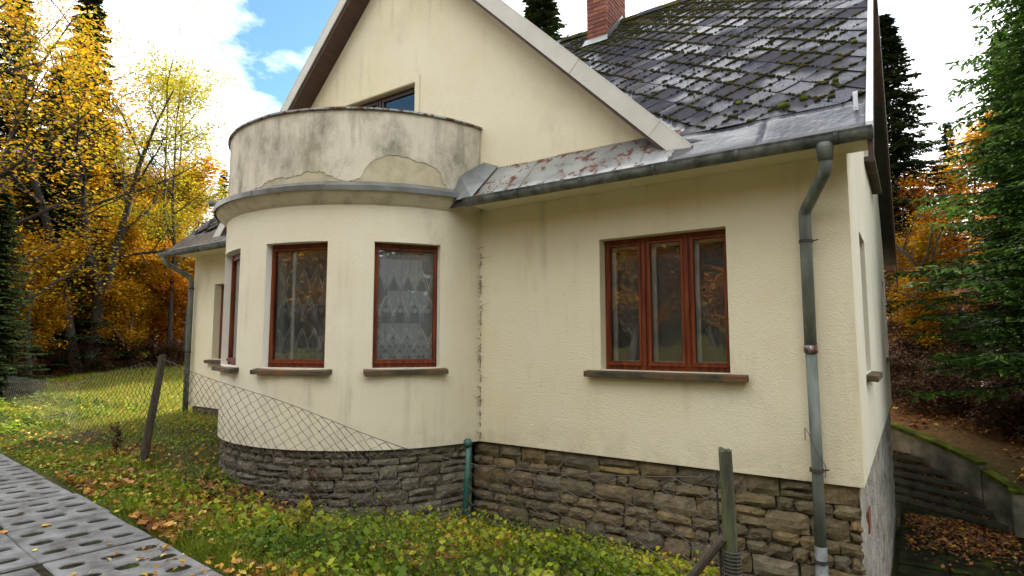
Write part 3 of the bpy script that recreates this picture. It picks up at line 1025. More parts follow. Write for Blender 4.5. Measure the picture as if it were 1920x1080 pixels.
T = win_frame((W3[0], WY0, W3[2]), (1, 0, 0), (0, 1, 0))
window(T, W3[1] - W3[0], W3[3] - W3[2], [(.038, .41), (.495, .865), (.95, 1.292)], (M['frame'], M['frame']), sill=(.16, .10, .06), curtain_kind='plain', heavy=False, curtain_y=.19, label='wide three light red brown window')
T = win_frame((WL[0], WY0, WL[2]), (1, 0, 0), (0, 1, 0))
window(T, WL[1] - WL[0], WL[3] - WL[2], [(.05, .62), (.70, 1.25)], (M['frame'], M['frame']), sill=(.12, .08, .055))
labs = ['bay window with grey reflections and a pale inner post', 'bay window with white patterned lace curtain', None, None]
for k, (a0, a1) in enumerate(BW):
    rr = BR
    pa, pb = Vector(arc_pt(a0, rr, BZ0)), Vector(arc_pt(a1, rr, BZ0))
    ax = (pb - pa)
    am = (a0 + a1) / 2
    inv = Vector((-math.sin(am), math.cos(am), 0))
    T = win_frame(pa, ax, inv)
    window(T, ax.length, BZ1 - BZ0, [(.038, ax.length - .038)], (M['frame'], M['frame']), depth=.085, sill=(.09, .09, .05), curtain_kind='lace' if k < 2 else 'plain', label=labs[k], inner=False, heavy=(k == 1))
    if k == 0:
        q = MB()
        q.box(.27, .31, .135, .165, .06, 1.36, 0, T)
        q.build('inner_post', M['white_frame'], [o for o in HOUSE.children if o.name.startswith('window')][-1])
for gw in (GW1, GW2):
    T = win_frame((WX1, gw[0], gw[2]), (0, 1, 0), (-1, 0, 0))
    window(T, gw[1] - gw[0], gw[3] - gw[2], [(.05, gw[1] - gw[0] - .05)], (M['frame'], M['frame']), depth=.15, sill=(.08, .10, .06))
T = win_frame((WX1, GW3[0], GW3[2]), (0, 1, 0), (-1, 0, 0))
window(T, GW3[1] - GW3[0], GW3[3] - GW3[2], [(.05, .82), (.95, GW3[1] - GW3[0] - .05)], (M['dark_frame'], M['dark_frame']), depth=.12, sill=(.12, .12, .07))
# balcony door
T = win_frame((DOOR[0], WY0, DOOR[2]), (1, 0, 0), (0, 1, 0))
dw = DOOR[1] - DOOR[0]
dwo = window(T, dw, DOOR[3] - DOOR[2], [(.05, .73), (.83, dw - .05)], (M['dark_frame'], M['dark_frame']), depth=.09, sill=None, inner=False)
dwo.name = 'balcony_door'
b = MB()
sw = .10
b.box(DOOR[1] + .012, DOOR[1] + sw, WY0 - .012, WY0 + .02, 3.08, DOOR[3] + sw)
b.box(DOOR[0] - sw, DOOR[0] - .012, WY0 - .012, WY0 + .02, 3.08, DOOR[3] + sw)
b.box(DOOR[0] - .012, DOOR[1] + .012, WY0 - .011, WY0 + .02, DOOR[3] + .012, DOOR[3] + sw)
b.build('door_surround', M['wall'], HOUSE)

# ------------------------------------------------------------------ plinth of stones
plb = MB()
plb.box(-4.45, WX1 - .06, WY0 + .10, WY0 + .3, -2.4, -.005)
plb.box(WX0 + .04, -8.5, WY0 + .10, WY0 + .3, -1.2, -.005)
plb.box(WX0 + .05, WX0 + .3, WY0 + .3, WY1 - .05, -1.5, -.005)
plb.box(WX0 + .3, WX1 - .31, WY1 - .3, WY1 - .05, -2.6, -.005)
arc_solid(plb, [(BR - .3, -1.5), (BR - .12, -1.5), (BR - .12, -.004), (BR - .3, -.004)], BA0, BA1, 60)
plinth = recalc(plb.build('plinth', M['mortar'], HOUSE))

def stone_mesh(mapper, u0, u1, z0, z1, bulge, seed):
    r_ = random.Random(seed)
    nu, nz = 5, 4
    V = []
    cu_, cz_ = (u0 + u1) / 2, (z0 + z1) / 2
    g = [[0] * nz for _ in range(nu)]
    # rounded, uneven outline
    sk = [r_.uniform(-.10, .10) for _ in range(4)]
    for i in range(nu):
        for j in range(nz):
            s, t = i / (nu - 1) * 2 - 1, j / (nz - 1) * 2 - 1
            c = max(0, abs(s) - .55) * max(0, abs(t) - .55)
            f = 1 - c * r_.uniform(.0, .55)
            uu = cu_ + s * (u1 - u0) / 2 * f * (1 + sk[0] * t * .5)
            zz_ = cz_ + t * (z1 - z0) / 2 * f * (1 + sk[1] * s * .8) + sk[2] * .04 * s
            edge = max(abs(s), abs(t))
            d = (bulge * (1 - edge ** 5) + r_.uniform(-.009, .011)) if edge < .99 else -.012 + r_.uniform(-.010, .008)
            if edge > .99:
                uu += r_.uniform(-.012, .012)
                zz_ += r_.uniform(-.009, .009)
            g[i][j] = len(V)
            V.append(mapper(uu, zz_, d))
    back = {}
    F = []
    for i in range(nu - 1):
        for j in range(nz - 1):
            F.append((g[i][j], g[i + 1][j], g[i + 1][j + 1], g[i][j + 1]))
    rim = [(i, 0) for i in range(nu)] + [(nu - 1, j) for j in range(1, nz)] + [(i, nz - 1) for i in range(nu - 2, -1, -1)] + [(0, j) for j in range(nz - 2, 0, -1)]
    rv = []
    for i, j in rim:
        s, t = i / (nu - 1) * 2 - 1, j / (nz - 1) * 2 - 1
        rv.append(len(V))
        V.append(mapper(cu_ + s * (u1 - u0) / 2 * .97, cz_ + t * (z1 - z0) / 2 * .97, -.12))
    n = len(rim)
    for k in range(n):
        a, b_ = rim[k], rim[(k + 1) % n]
        F.append((g[b_[0]][b_[1]], g[a[0]][a[1]], rv[k], rv[(k + 1) % n]))
    F.append(tuple(rv)[::-1])
    return V, F

def lay_stones(mapper, ua, ub, z_low, hs, ws, mat, seed, bulge=.03):
    r_ = random.Random(seed)
    z = -.012
    row = 0
    while z > z_low:
        h = r_.uniform(*hs)
        u = ua - r_.uniform(0, ws[0] * .5)
        while u < ub:
            w = r_.uniform(*ws) * (1.25 if h > (hs[0] + hs[1]) / 2 else .9)
            u1 = min(u + w, ub) if ub - (u + w) > ws[0] * .5 else ub
            a = max(u, ua)
            if u1 - a > .04:
                gap = r_.uniform(.003, .011)
                parts = [(z - h, z)]
                if h > hs[0] * 1.6 and r_.random() < .35:
                    s = r_.uniform(.4, .6)
                    parts = [(z - h, z - h * s), (z - h * s, z)]
                for pz0, pz1 in parts:
                    dz = r_.uniform(-.008, .008) if row else 0
                    V, F = stone_mesh(mapper, a + gap / 2, u1 - gap / 2, pz0 + gap + dz, pz1 + dz * .5, r_.uniform(.4, 1.2) * bulge, r_.random())
                    b = MB()
                    b.add(V, F)
                    c = Vector(V[9])
                    o = b.build('stone', mat, plinth, at=c)
            u = u1
            if u1 >= ub:
                break
        z -= h
        row += 1

def wall_map(u, z, d):
    return (u, WY0 + .045 - d, z)
def bay_map(u, z, d):
    return arc_pt(u / BR, BR - .05 + d, z)
lay_stones(wall_map, -4.50, WX1 - .035, -1.45, (.10, .21), (.13, .40), M['stone'], 5, .016)
lay_stones(bay_map, R(-36) * BR, R(79.0) * BR, -1.05, (.07, .165), (.13, .40), M['slate_stone'], 8, .016)
lay_stones(wall_map, WX0 + .05, -8.6, -.32, (.11, .17), (.22, .42), M['stone'], 9, .03)
# right side plinth: rough render over the stones, uneven
def rough_panel():
    nu, nz = 90, 34
    ys = np.linspace(WY0 + .05, WY1 - .05, nu)
    zs = np.linspace(-2.7, -.006, nz)
    Y, Z = np.meshgrid(ys, zs, indexing='ij')
    X = WX1 - .04 + rng.normal(0, .006, Y.shape) + .012 * np.sin(Y * 9 + 2 * np.sin(Z * 7)) * np.sin(Z * 11 + Y * 2)
    V = np.c_[X.ravel(), Y.ravel(), Z.ravel()]
    i = (np.arange(nu - 1)[:, None] * nz + np.arange(nz - 1)[None, :]).ravel()
    F = np.c_[i, i + nz, i + nz + 1, i + 1]
    o = np_mesh('plinth_render_coat', V, F, M['plinth_render'], plinth, smooth=True, origin=HOUSE.location)
    return o
rough_panel()
b = MB()
b.box(WX1 - .06, WX1 - .022, 6.35, 6.60, -.55, -.36)
b.build('exposed_brick', M['brick'], plinth)

# ------------------------------------------------------------------ roof
VX = -0.17
RX0 = -11.48
th = 0.13
b = MB()
b.prism([(EY - .05, EZ - .05), (RY, RZ), (2 * RY - EY + .05, EZ - .05), (2 * RY - EY + .05, EZ - .05 - th), (RY, RZ - th * 1.3), (EY - .05, EZ - .05 - th * .6)], 'x', VX + .01, 2 * GXP - gh - 1.0 + 2)
roof_parts = MB()
# main roof body in two lengths so the front gable can pass between them
y_in = 5.52
roof_parts.prism([(EY - .02, EZ - .03), (RY, RZ), (2 * RY - EY, EZ), (2 * RY - EY, EZ - th), (RY, RZ - th * 1.35), (EY - .02, EZ - .03 - th * .55)], 'x', RX0, VX - .001)
roof = roof_parts.build('roof', M['roof_base'], HOUSE)
# cross gable roof body: slopes run back from the barge to the main ridge
b = MB()
YB = 5.36
for s in (1, -1):
    xe = GXP + s * (GZP - 3.0) / GK
    P = [(GXP, YB + .02, GZP), (xe, YB + .02, 3.0), (xe, YB + .10, 3.0), (GXP, RY + .2, GZP)]
    Q = [(p[0], p[1], p[2] - .16) for p in P]
    b.add(P + Q, [(0, 1, 2, 3), (7, 6, 5, 4), (0, 4, 5, 1), (1, 5, 6, 2), (2, 6, 7, 3), (3, 7, 4, 0)])
recalc(b.build('gable_roof', M['roof_base'], roof))
# soffit boards under the gable overhang and barge pieces
for s in (1, -1):
    Ltot = (GZP - 3.02) / GK * math.sqrt(2)
    dirv = Vector((s / math.sqrt(2), 0, -1 / math.sqrt(2)))
    nrm = Vector((s / math.sqrt(2), 0, 1 / math.sqrt(2)))
    top = Vector((GXP, YB, GZP + .03))
    b = MB()
    Tm = Matrix.Identity(4)
    Tm.col[0][:3] = dirv
    Tm.col[1][:3] = (0, 1, 0)
    Tm.col[2][:3] = nrm
    Tm.col[3][:3] = top
    b.box(.1, Ltot - .05, .015, .33, -.20, -.165, 0, Tm)
    recalc(b.build('soffit', M['brown_wood'], roof))
    bw = .15 if s > 0 else .13
    cuts = [0.0, 1.0, 2.1, 3.2, 4.3, 5.55, Ltot]
    for a, c in zip(cuts[:-1], cuts[1:]):
        b = MB()
        j = random.uniform(-.004, .004)
        b.box(a + .004, c + .02, -.012 + j, .012, -bw - .02, .0, 0, Tm)
        b.box(a + .004, c + .02, -.014 + j, .16, .001, .014, 0, Tm)
        recalc(b.build('barge_sheet', M['barge'], roof))
# eave soffit and fascia along the front
b = MB()
for xa, xb in ((-4.25, VX - .02), (RX0 + .05, -8.75)):
    b = MB()
    b.box(xa, xb, EY + .024, WY0 - .001, 2.815, 2.84)
    b.build('eave_soffit', M['wall'], roof)
    b = MB()
    b.box(xa, xb, EY + .0, EY + .022, 2.80, 2.86)
    b.build('eave_board', M['brown_wood'], roof)

slope_len = math.hypot(RY - EY, RZ - EZ)
up_s = Vector((0, (RY - EY) / slope_len, (RZ - EZ) / slope_len))
nrm_s = Vector((0, -up_s.z, up_s.y))
def roof_pt(x, v, h=0):
    p = Vector((x, EY, EZ)) + up_s * v + nrm_s * h
    return p

def rippled_sheet(name, x0, x1, v0, v1, mat, h0=.012, amp=.006, nu=14, nv=5, parent=None, lip=.06):
    V, F = [], []
    for i in range(nu + 1):
        for j in range(nv + 1):
            x = x0 + (x1 - x0) * i / nu
            v = v0 + (v1 - v0) * j / nv
            h = h0 + (amp * math.sin(x * 7.3 + v * 4) * math.sin(v * 9 + x * 2.1) + random.uniform(-.001, .001)) * (1 if 0 < i < nu else .2)
            V.append(roof_pt(x, v, h))
        V.append(roof_pt(x, v0, h0) + Vector((0, -.004, -lip)))
    s = nv + 2
    for i in range(nu):
        for j in range(nv):
            F.append((i * s + j, (i + 1) * s + j, (i + 1) * s + j + 1, i * s + j + 1))
        F.append((i * s + nv + 1, (i + 1) * s + nv + 1, (i + 1) * s, i * s))
    b = MB()
    b.add(V, F)
    o = b.build(name, mat, parent, smooth=True)
    md = o.modifiers.new('thick', 'SOLIDIFY')
    md.thickness = .003
    md.offset = -1
    return o
# eave flashing: wet sheets on the right, rusting sheets under the front gable
xs = [-1.80, -1.0, VX - .02]
for a, c in zip(xs[:-1], xs[1:]):
    rippled_sheet('eave_flashing', a, c + .015, -.04, .50, M['flash'], amp=.010, parent=roof)
xs = [-4.12, -3.5, -2.75, -2.1, -1.79]
for a, c in zip(xs[:-1], xs[1:]):
    rippled_sheet('skirt_sheet', a, c + .012, -.04, .655, M['rust_sheet'], amp=.005, parent=roof)
b = MB()
q = [roof_pt(-4.42, -.05, .02), roof_pt(-4.10, -.06, .03), roof_pt(-4.10, .66, .03), roof_pt(-4.30, .70, .10), roof_pt(-4.46, .35, .14)]
b.add(q, [(0, 1, 2, 3, 4)])
o = b.build('skirt_corner_sheet', M['zinc'], roof)
o.modifiers.new('thick', 'SOLIDIFY').thickness = .004
for a, c in ((RX0 + .02, -10.7), (-10.7, -9.9), (-9.9, -8.85)):
    rippled_sheet('eave_flashing', a, c + .012, -.04, .48, M['flash'], parent=roof)
# valley sheet beside the front gable
V, F = [], []
n = 24
for i in range(n + 1):
    v = .30 + (slope_len - .4) * i / n
    yv = (roof_pt(0, v)).y
    xv = valley_x(yv)
    V += [roof_pt(xv - .03, v, .05), roof_pt(xv + .05, v, .012 + .004 * math.sin(i)), roof_pt(xv + .22, v, .008)]
for i in range(n):
    F += [(3 * i, 3 * i + 1, 3 * i + 4, 3 * i + 3), (3 * i + 1, 3 * i + 2, 3 * i + 5, 3 * i + 4)]
b = MB()
b.add(V, F)
o = b.build('valley_sheet', M['flash'], roof, smooth=True)
o.modifiers.new('thick', 'SOLIDIFY').thickness = .003

# diamond tiles
DG = 0.37
def tile_mesh(seed):
    r_ = random.Random(seed)
    hd = DG * .5 + .022
    c = .05
    out = [(-hd + c * .5, -c * .5), (-c * .5, -hd + c * .5), (c * .5, -hd + c * .5), (hd - c * .5, -c * .5), (hd - c * .5, c * .5), (c * .5, hd - c * .5), (-c * .5, hd - c * .5), (-hd + c * .5, c * .5)]
    def h(v):
        return .013 - .010 * (v + hd) / (2 * hd)
    V = []
    tw = r_.uniform(-.010, .010)
    for x, v in out:
        j = r_.uniform(-.004, .004)
        V.append((x + r_.uniform(-.004, .004), v + r_.uniform(-.004, .004), h(v) + .008 + tw * x * .5))
    V += [(x, v, z - .007) for x, v, z in V]
    V.append((0, 0, .5 * (.010 + .003) + .008))
    n = 8
    F = [(i, (i + 1) % n, 16) for i in range(n)] + [((i + 1) % n, i, n + i, n + (i + 1) % n) for i in range(n)] + [tuple(n + i for i in range(n))[::-1]]
    me = bpy.data.meshes.new('roof_tile')
    me.from_pydata(V, [], F)
    me.materials.append(M['tile'])
    return me
tiles = [tile_mesh(k) for k in range(6)]
Rm = Matrix.Identity(3)
Rm.col[0] = (1, 0, 0)
Rm.col[1] = up_s
Rm.col[2] = nrm_s
rot = Rm.to_euler()
moss_pts = []
rest = MB()
v0 = .50 + DG * .5
j = 0
cand = []
while v0 + j * DG / 2 < slope_len - .06:
    v = v0 + j * DG / 2
    yv = roof_pt(0, v).y
    i0 = 0
    x = VX - .03 - (DG / 2 if j % 2 == 0 else DG / 2 + DG / 2) - random.uniform(0, .0)
    while x > RX0 + DG * .5:
        if x > valley_x(yv) + .12:
            cand.append((x, v, True))
        elif x < 2 * GXP - valley_x(yv) - .12:
            cand.append((x, v, x < -9.2 and v < 1.7))
        x -= DG
    j += 1
ntile = 0
hw = HOUSE.location
for x, v, vis in cand:
    me = tiles[random.randrange(6)]
    p = roof_pt(x, v, 0)
    e = (rot[0] + random.uniform(-.012, .012), rot[1] + random.uniform(-.012, .012), rot[2])
    if vis and ntile < 300:
        o = bpy.data.objects.new('roof_tile', me)
        o.location = p - hw
        o.rotation_euler = e
        link(o, roof)
        ntile += 1
        moss_pts.append((x, v))
    else:
        Tm = Matrix.Translation(p) @ Rm.to_4x4()
        rest.add([Tm @ q.co for q in me.vertices], [tuple(f.vertices) for f in me.polygons])
# half tiles closing the eave row and the verge
ev = .50
x = VX - .03 - DG / 2
edge_tiles = MB()
o = rest.build('far_roof_tiles', M['tile'], roof)
kind(o, 'stuff')
b = MB()
def tri_tile(b, pts):
    top = [roof_pt(x, v, h) for x, v, h in pts]
    bot = [roof_pt(x, v, h - .007) for x, v, h in pts]
    n = len(pts)
    b.add(top + bot, [tuple(range(n)), tuple(range(n, 2 * n))[::-1]] + [(i, n + i, n + (i + 1) % n, (i + 1) % n) for i in range(n)])
xv = VX - .03
k = 0
while v0 + k * DG < slope_len - .2:
    vv = v0 + (k * 2 + 1) * DG / 2
    b2 = MB()
    tri_tile(b2, [(xv, vv - DG / 2 - .01, .024), (xv, vv + DG / 2, .010), (xv - DG / 2 - .012, vv, .022)])
    recalc(b2.build('verge_tile', M['tile'], roof))
    k += 1
xk = VX - .03 - DG
while xk > -2.0:
    b2 = MB()
    tri_tile(b2, [(xk - DG / 2 - .01, ev - .012, .020), (xk + DG / 2 + .01, ev - .012, .020), (xk, v0 + .02, .010)])
    recalc(b2.build('eave_tile', M['tile'], roof))
    xk -= DG
# moss along the joints
ico = [(0, 0, 1), (.89, 0, .45), (.28, .85, .45), (-.72, .53, .45), (-.72, -.53, .45), (.28, -.85, .45), (.72, .53, -.45), (-.28, .85, -.45), (-.89, 0, -.45), (-.28, -.85, -.45), (.72, -.53, -.45), (0, 0, -1)]
icf = [(0, 1, 2), (0, 2, 3), (0, 3, 4), (0, 4, 5), (0, 5, 1), (1, 6, 2), (2, 7, 3), (3, 8, 4), (4, 9, 5), (5, 10, 1), (6, 7, 2), (7, 8, 3), (8, 9, 4), (9, 10, 5), (10, 6, 1), (11, 7, 6), (11, 8, 7), (11, 9, 8), (11, 10, 9), (11, 6, 10)]
ICO, ICF = np.array(ico), np.array(icf)
mv, mf = [], []
nb = 0
for x, v in moss_pts:
    up_f = v / slope_len
    dens = 0.5 + 0.9 * (0.5 + 0.5 * math.sin(x * 2.3 + v * 1.7)) * (0.5 + .5 * math.sin(v * 2.9 - x)) + (1.3 if up_f > .72 else 0)
    for _ in range(int(dens * 48)):
        s = random.choice((-1, 1))
        t = random.random()
        px, pv = x + s * DG / 2 * t, v - DG / 2 * (1 - t)
        if random.random() < .03 + (.30 if up_f > .78 else 0):
            px, pv = x + random.uniform(-.2, .2), v + random.uniform(-.15, .15)
        if math.sin(px * 5.1 + pv * 2.2) + math.sin(pv * 6.7 - px * 3.3) + random.gauss(0, .6) < -.7 and up_f < .75:
            continue
        px += random.gauss(0, .006)
        pv += random.gauss(0, .007) - .008
        if px > VX - .04:
            continue
        r_ = random.uniform(.006, .016) * (1.0 if random.random() < .93 else 1.8)
        c = np.array(roof_pt(px, pv, .022))
        sc = np.array([r_ * random.uniform(.8, 1.8), r_ * random.uniform(.8, 1.3), r_ * random.uniform(.5, .9)])
        P = (ICO + rng.normal(0, .12, ICO.shape)) * sc
        P = P @ np.array(Rm).T + c
        mv.append(P)
        mf.append(ICF + nb * 12)
        nb += 1
o = np_mesh('moss', np.concatenate(mv), np.concatenate(mf), M['moss'], roof, smooth=True, origin=hw)
kind(o, 'stuff')
# a few round cushions of brighter moss near the eave
for (x, v, r_) in ((-.86, .66, .055), (-.70, .74, .04), (-1.3, .98, .03), (-.45, 1.0, .03), (-.32, 1.9, .035)):
    b = MB()
    P = (ICO + rng.normal(0, .08, ICO.shape)) * np.array([r_ * 1.3, r_, r_ * .8])
    P = P @ np.array(Rm).T + np.array(roof_pt(x, v, .028))
    b.add([tuple(p) for p in P], icf)
    o = b.build('moss_cushion', M['bright_moss'], roof, smooth=True)
    md = o.modifiers.new('sub', 'SUBSURF')
    md.levels = md.render_levels = 2
# ridge caps
x = VX - .02
while x > RX0:
    b = MB()
    x1 = max(x - .40, RX0)
    j = random.uniform(-.008, .008)
    prof = [(RY - .15, RZ - .105), (RY - .06, RZ + .015), (RY, RZ + .05), (RY + .06, RZ + .015), (RY + .15, RZ - .105), (RY + .13, RZ - .115), (RY, RZ + .03), (RY - .13, RZ - .115)]
    b.prism([(p[0], p[1] + j + .02) for p in prof], 'x', x1 - .02, x)
    recalc(b.build('ridge_cap', M['moss'] if random.random() < .55 else M['tile'], roof))
    x = x1
# verge trim, barge board on the right gable end (front and rear slope)
yr = 2 * RY - EY
for (ya, za, yb, zb, nm) in ((EY - .06, EZ - .06 * KR, RY, RZ, 'f'), (yr + .35, EZ - .35 * KR, RY, RZ, 'r')):
    b = MB()
    V = [(VX - .035, ya, za + .075), (VX + .012, ya, za + .075), (VX + .012, yb, zb + .075), (VX - .035, yb, zb + .075),
         (VX - .035, ya, za + .0), (VX + .012, ya, za + .0), (VX + .012, yb, zb + .0), (VX - .035, yb, zb + .0)]
    b.add(V, [(0, 1, 2, 3), (7, 6, 5, 4), (0, 4, 5, 1), (1, 5, 6, 2), (2, 6, 7, 3), (3, 7, 4, 0)])
    recalc(b.build('verge_trim', M['verge'], roof))
    b = MB()
    V = [(VX - .03, ya, za - .002), (VX + .006, ya, za - .002), (VX + .006, yb, zb - .002), (VX - .03, yb, zb - .002),
         (VX - .03, ya + .02, za - .24), (VX + .006, ya + .02, za - .24), (VX + .006, yb, zb - .27), (VX - .03, yb, zb - .27)]
    b.add(V, [(0, 1, 2, 3), (7, 6, 5, 4), (0, 4, 5, 1), (1, 5, 6, 2), (2, 6, 7, 3), (3, 7, 4, 0)])
    recalc(b.build('barge_board', M['brown_wood'], roof))
b = MB()
b.prism([(WY0, 2.87), (RY, RZ - .30), (WY1 + .8, 2.87 - .15), (WY1 + .8, 2.83 - .15), (RY, RZ - .33), (WY0, 2.83)], 'x', WX1 + .001, VX - .03)
recalc(b.build('verge_soffit', M['brown_wood'], roof))
b = MB()
b.box(VX - .115, VX - .10, EY + .20, EY + .23, EZ + .24, EZ + .36)
b.box(VX - .125, VX - .09, EY + .21, EY + .215, EZ + .22, EZ + .38)
b.build('snow_hook', M['verge'], roof)

# chimney of single bricks
CX0, CX1, CY0, CY1, CZ0, CZ1 = -4.53, -4.15, 8.98, 9.85, 6.25, 8.4
b = MB()
b.box(CX0 + .012, CX1 - .012, CY0 + .012, CY1 - .012, CZ0, CZ1)
chim = b.build('chimney', M['brick_mortar'], HOUSE)
def brick_mesh(l):
    b_ = MB()
    b_.box(-l / 2, l / 2, -.055, .055, -.031, .031)
    me = bpy.data.meshes.new('brick')
    r_ = random.Random(l)
    me.from_pydata([(p[0] + r_.uniform(-.003, .003), p[1] + r_.uniform(-.003, .003), p[2] + r_.uniform(-.003, .003)) for p in b_.v], [], b_.f)
    me.materials.append(M['brick'])
    return me
bk = {}
def put_brick(c, l, ang):
    key = round(l, 3)
    if key not in bk:
        bk[key] = brick_mesh(key)
    o = bpy.data.objects.new('brick', bk[key])
    o.location = Vector(c) - hw
    o.rotation_euler = (random.uniform(-.01, .01), random.uniform(-.01, .01), ang + random.uniform(-.015, .015))
    link(o, chim)
z = CZ0 + .04
row = 0
while z < CZ1 - .03:
    px = -.008 if z < 7.6 else .02
    half = row % 2
    # front and back faces
    segs = [(CX0, .255), (CX0 + .265, CX1 - CX0 - .265)] if half == 0 else [(CX0, .12), (CX0 + .13, CX1 - CX0 - .13)]
    for s0, l in segs:
        put_brick((s0 + l / 2, CY0 + .055 + px * 0, z), l, 0)
    ys = CY0 + .12
    first = .25 if half else .125
    while ys < CY1 - .02:
        l = min(first, CY1 - ys)
        if l > .05:
            put_brick((CX1 - .055 + random.uniform(-.003, .003), ys + l / 2, z), l - .01, math.pi / 2)
        ys += l
        first = .26
    z += .076
    row += 1
b = MB()
b.box(CX0 - .05, CX1 + .05, CY0 - .05, CY1 + .05, CZ1, CZ1 + .09)
b.build('chimney_cap', M['stair_concrete'], chim)
b = MB()
for xx_, n_ in ((CX0 - .02, 0),):
    pz = roof_z(CY0)
    b.add([(CX0 - .03, CY0 - .012, pz + .10), (CX1 + .03, CY0 - .012, pz + .10), (CX1 + .06, CY0 - .10, pz - .04), (CX0 - .06, CY0 - .10, pz - .04)], [(0, 1, 2, 3)])
    b.add([(CX1 + .010, CY0 - .02, pz + .13), (CX1 + .010, RY, RZ + .13), (CX1 + .010, RY, RZ - .02), (CX1 + .010, CY0 - .02, pz - .05)], [(0, 1, 2, 3)])
o = b.build('chimney_flashing', M['zinc'], chim)
o.modifiers.new('thick', 'SOLIDIFY').thickness = .004

# gutters
def gutter(x0, x1, parent):
    yc, zc, r_ = EY - .085, EZ - .055, .072
    root = None
    n = 12
    cuts = [x0]
    while cuts[-1] < x1 - .9:
        cuts.append(cuts[-1] + random.uniform(.65, .8))
    cuts.append(x1)
    for a, c in zip(cuts[:-1], cuts[1:]):
        b = MB()
        V, F = [], []
        sag = random.uniform(-.004, .004)
        for x in (a, c):
            for k in range(n + 1):
                t = math.pi * (1 + k / n)
                V.append((x, yc + r_ * math.cos(t), zc + sag * 0 + r_ * math.sin(t)))
            V.append((x, yc + r_ + .0, zc + .02))
            V.append((x, yc - r_ - .012, zc + .010))
        s = n + 3
        for k in range(n):
            F.append((k, s + k, s + k + 1, k + 1))
        F.append((n, s + n, s + n + 1, n + 1))
        F.append((n + 2, s + n + 2, s, 0))
        b.add(V, F)
        if root is None:
            root = b.build('gutter', M['gutter'], parent, smooth=True)
            o = root
        else:
            o = b.build('gutter_length', M['gutter'], root, smooth=True)
        md = o.modifiers.new('thick', 'SOLIDIFY')
        md.thickness = .004
        if c < x1 - .01:
            b = MB()
            V, F = [], []
            for x in (c - .016, c + .016):
                for k in range(n + 1):
                    t = math.pi * (1 + k / n)
                    V.append((x, yc + (r_ + .006) * math.cos(t), zc + (r_ + .006) * math.sin(t)))
            for k in range(n):
                F.append((k, n + 1 + k, n + 2 + k, k + 1))
            b.add(V, F)
            o = b.build('gutter_collar', M['gutter'], root, smooth=True)
            md = o.modifiers.new('thick', 'SOLIDIFY')
            md.thickness = .005
            md.offset = 1
    for x in (x0, x1):
        b = MB()
        V = [(x, yc + (r_ + .002) * math.cos(math.pi * (1 + k / n)), zc + (r_ + .002) * math.sin(math.pi * (1 + k / n))) for k in range(n + 1)]
        W = [(q[0] + .004, q[1], q[2]) for q in V]
        m_ = len(V)
        b.add(V + W, [tuple(range(m_)), tuple(range(m_, 2 * m_))[::-1]] + [(i, i + 1, m_ + i + 1, m_ + i) for i in range(m_ - 1)])
        recalc(b.build('gutter_end', M['gutter'], root))
    return root, yc, zc
g_r, gyc, gzc = gutter(-4.16, VX + .01, HOUSE)
gutter(RX0 + .02, -8.75, HOUSE)
def bend(pts, r_, n=5):
    """round the corners of a polyline"""
    out = [Vector(pts[0])]
    for a, b_, c in zip(pts[:-2], pts[1:-1], pts[2:]):
        a, b_, c = Vector(a), Vector(b_), Vector(c)
        u, w = (a - b_).normalized(), (c - b_).normalized()
        p, q = b_ + u * r_, b_ + w * r_
        for k in range(n + 1):
            t = k / n
            out.append(p * (1 - t) ** 2 + b_ * 2 * t * (1 - t) + q * t ** 2)
    out.append(Vector(pts[-1]))
    return out
b = MB()
b.tube([(-.49, gyc, gzc - .055), (-.49, gyc, gzc - .09), (-.49, gyc + .005, gzc - .19)], [.068, .064, .054], 14)
outlet = b.build('outlet', M['pipe'], g_r, smooth=True)
b = MB()
path = bend([(-.49, gyc, gzc - .08), (-.49, gyc + .02, gzc - .26), (-.715, WY0 - .09, gzc - .50), (-.715, WY0 - .09, 1.13)], .045, 2)
b.tube(path, .049, 14)
dp = b.build('downpipe', M['pipe'], HOUSE, smooth=True)
b = MB()
b.tube([(-.715, WY0 - .088, 1.16), (-.708, WY0 - .085, .2), (-.712, WY0 - .085, -.55)], .045, 14)
b.build('pipe_length', M['pipe'], dp, smooth=True)
b = MB()
b.tube([(-.712, WY0 - .086, -.50), (-.705, WY0 - .088, -1.9)], .050, 14)
b.build('pipe_length', M['gutter'], dp, smooth=True)
b = MB()
b.tube([(-.715, WY0 - .09, 1.10), (-.715, WY0 - .09, 1.165)], .055, 14)
b.build('rusted_joint', M['rust_cap'], dp, smooth=True)
for z in (2.07, .12, -.62):
    b = MB()
    b.tube([(-.713, WY0 - .088, z - .014), (-.713, WY0 - .088, z + .014)], .057, 14)
    b.box(-.72, -.70, WY0 - .04, WY0 + .01, z - .01, z + .01)
    b.tube([(-.66, WY0 - .08, z), (-.62, WY0 - .075, z + .01)], .006, 5)
    b.build('pipe_clamp', M['wire'], dp)
b = MB()
b.tube(bend([(-.80, WY0 - .02, .35), (-.79, WY0 - .10, .48), (-.74, WY0 - .16, .40), (-.69, WY0 - .16, .25), (-.64, WY0 - .1, .17), (-.66, WY0 - .03, .05)], .05), .003, 4)
b.build('loose_wire', M['wire'], dp)
b = MB()
path = bend([(RX0 + .12, gyc, gzc - .05), (RX0 + .12, gyc + .02, gzc - .17), (WX0 + .06, WY0 - .08, gzc - .42), (WX0 + .06, WY0 - .08, -.25)], .10)
b.tube(path, .048, 12)
dpl = b.build('downpipe', M['pipe'], HOUSE, smooth=True)
for z in (2.2, 1.0, .05):
    b = MB()
    b.tube([(WX0 + .06, WY0 - .08, z - .015), (WX0 + .06, WY0 - .08, z + .015)], .056, 12)
    b.build('pipe_clamp', M['wire'], dpl)
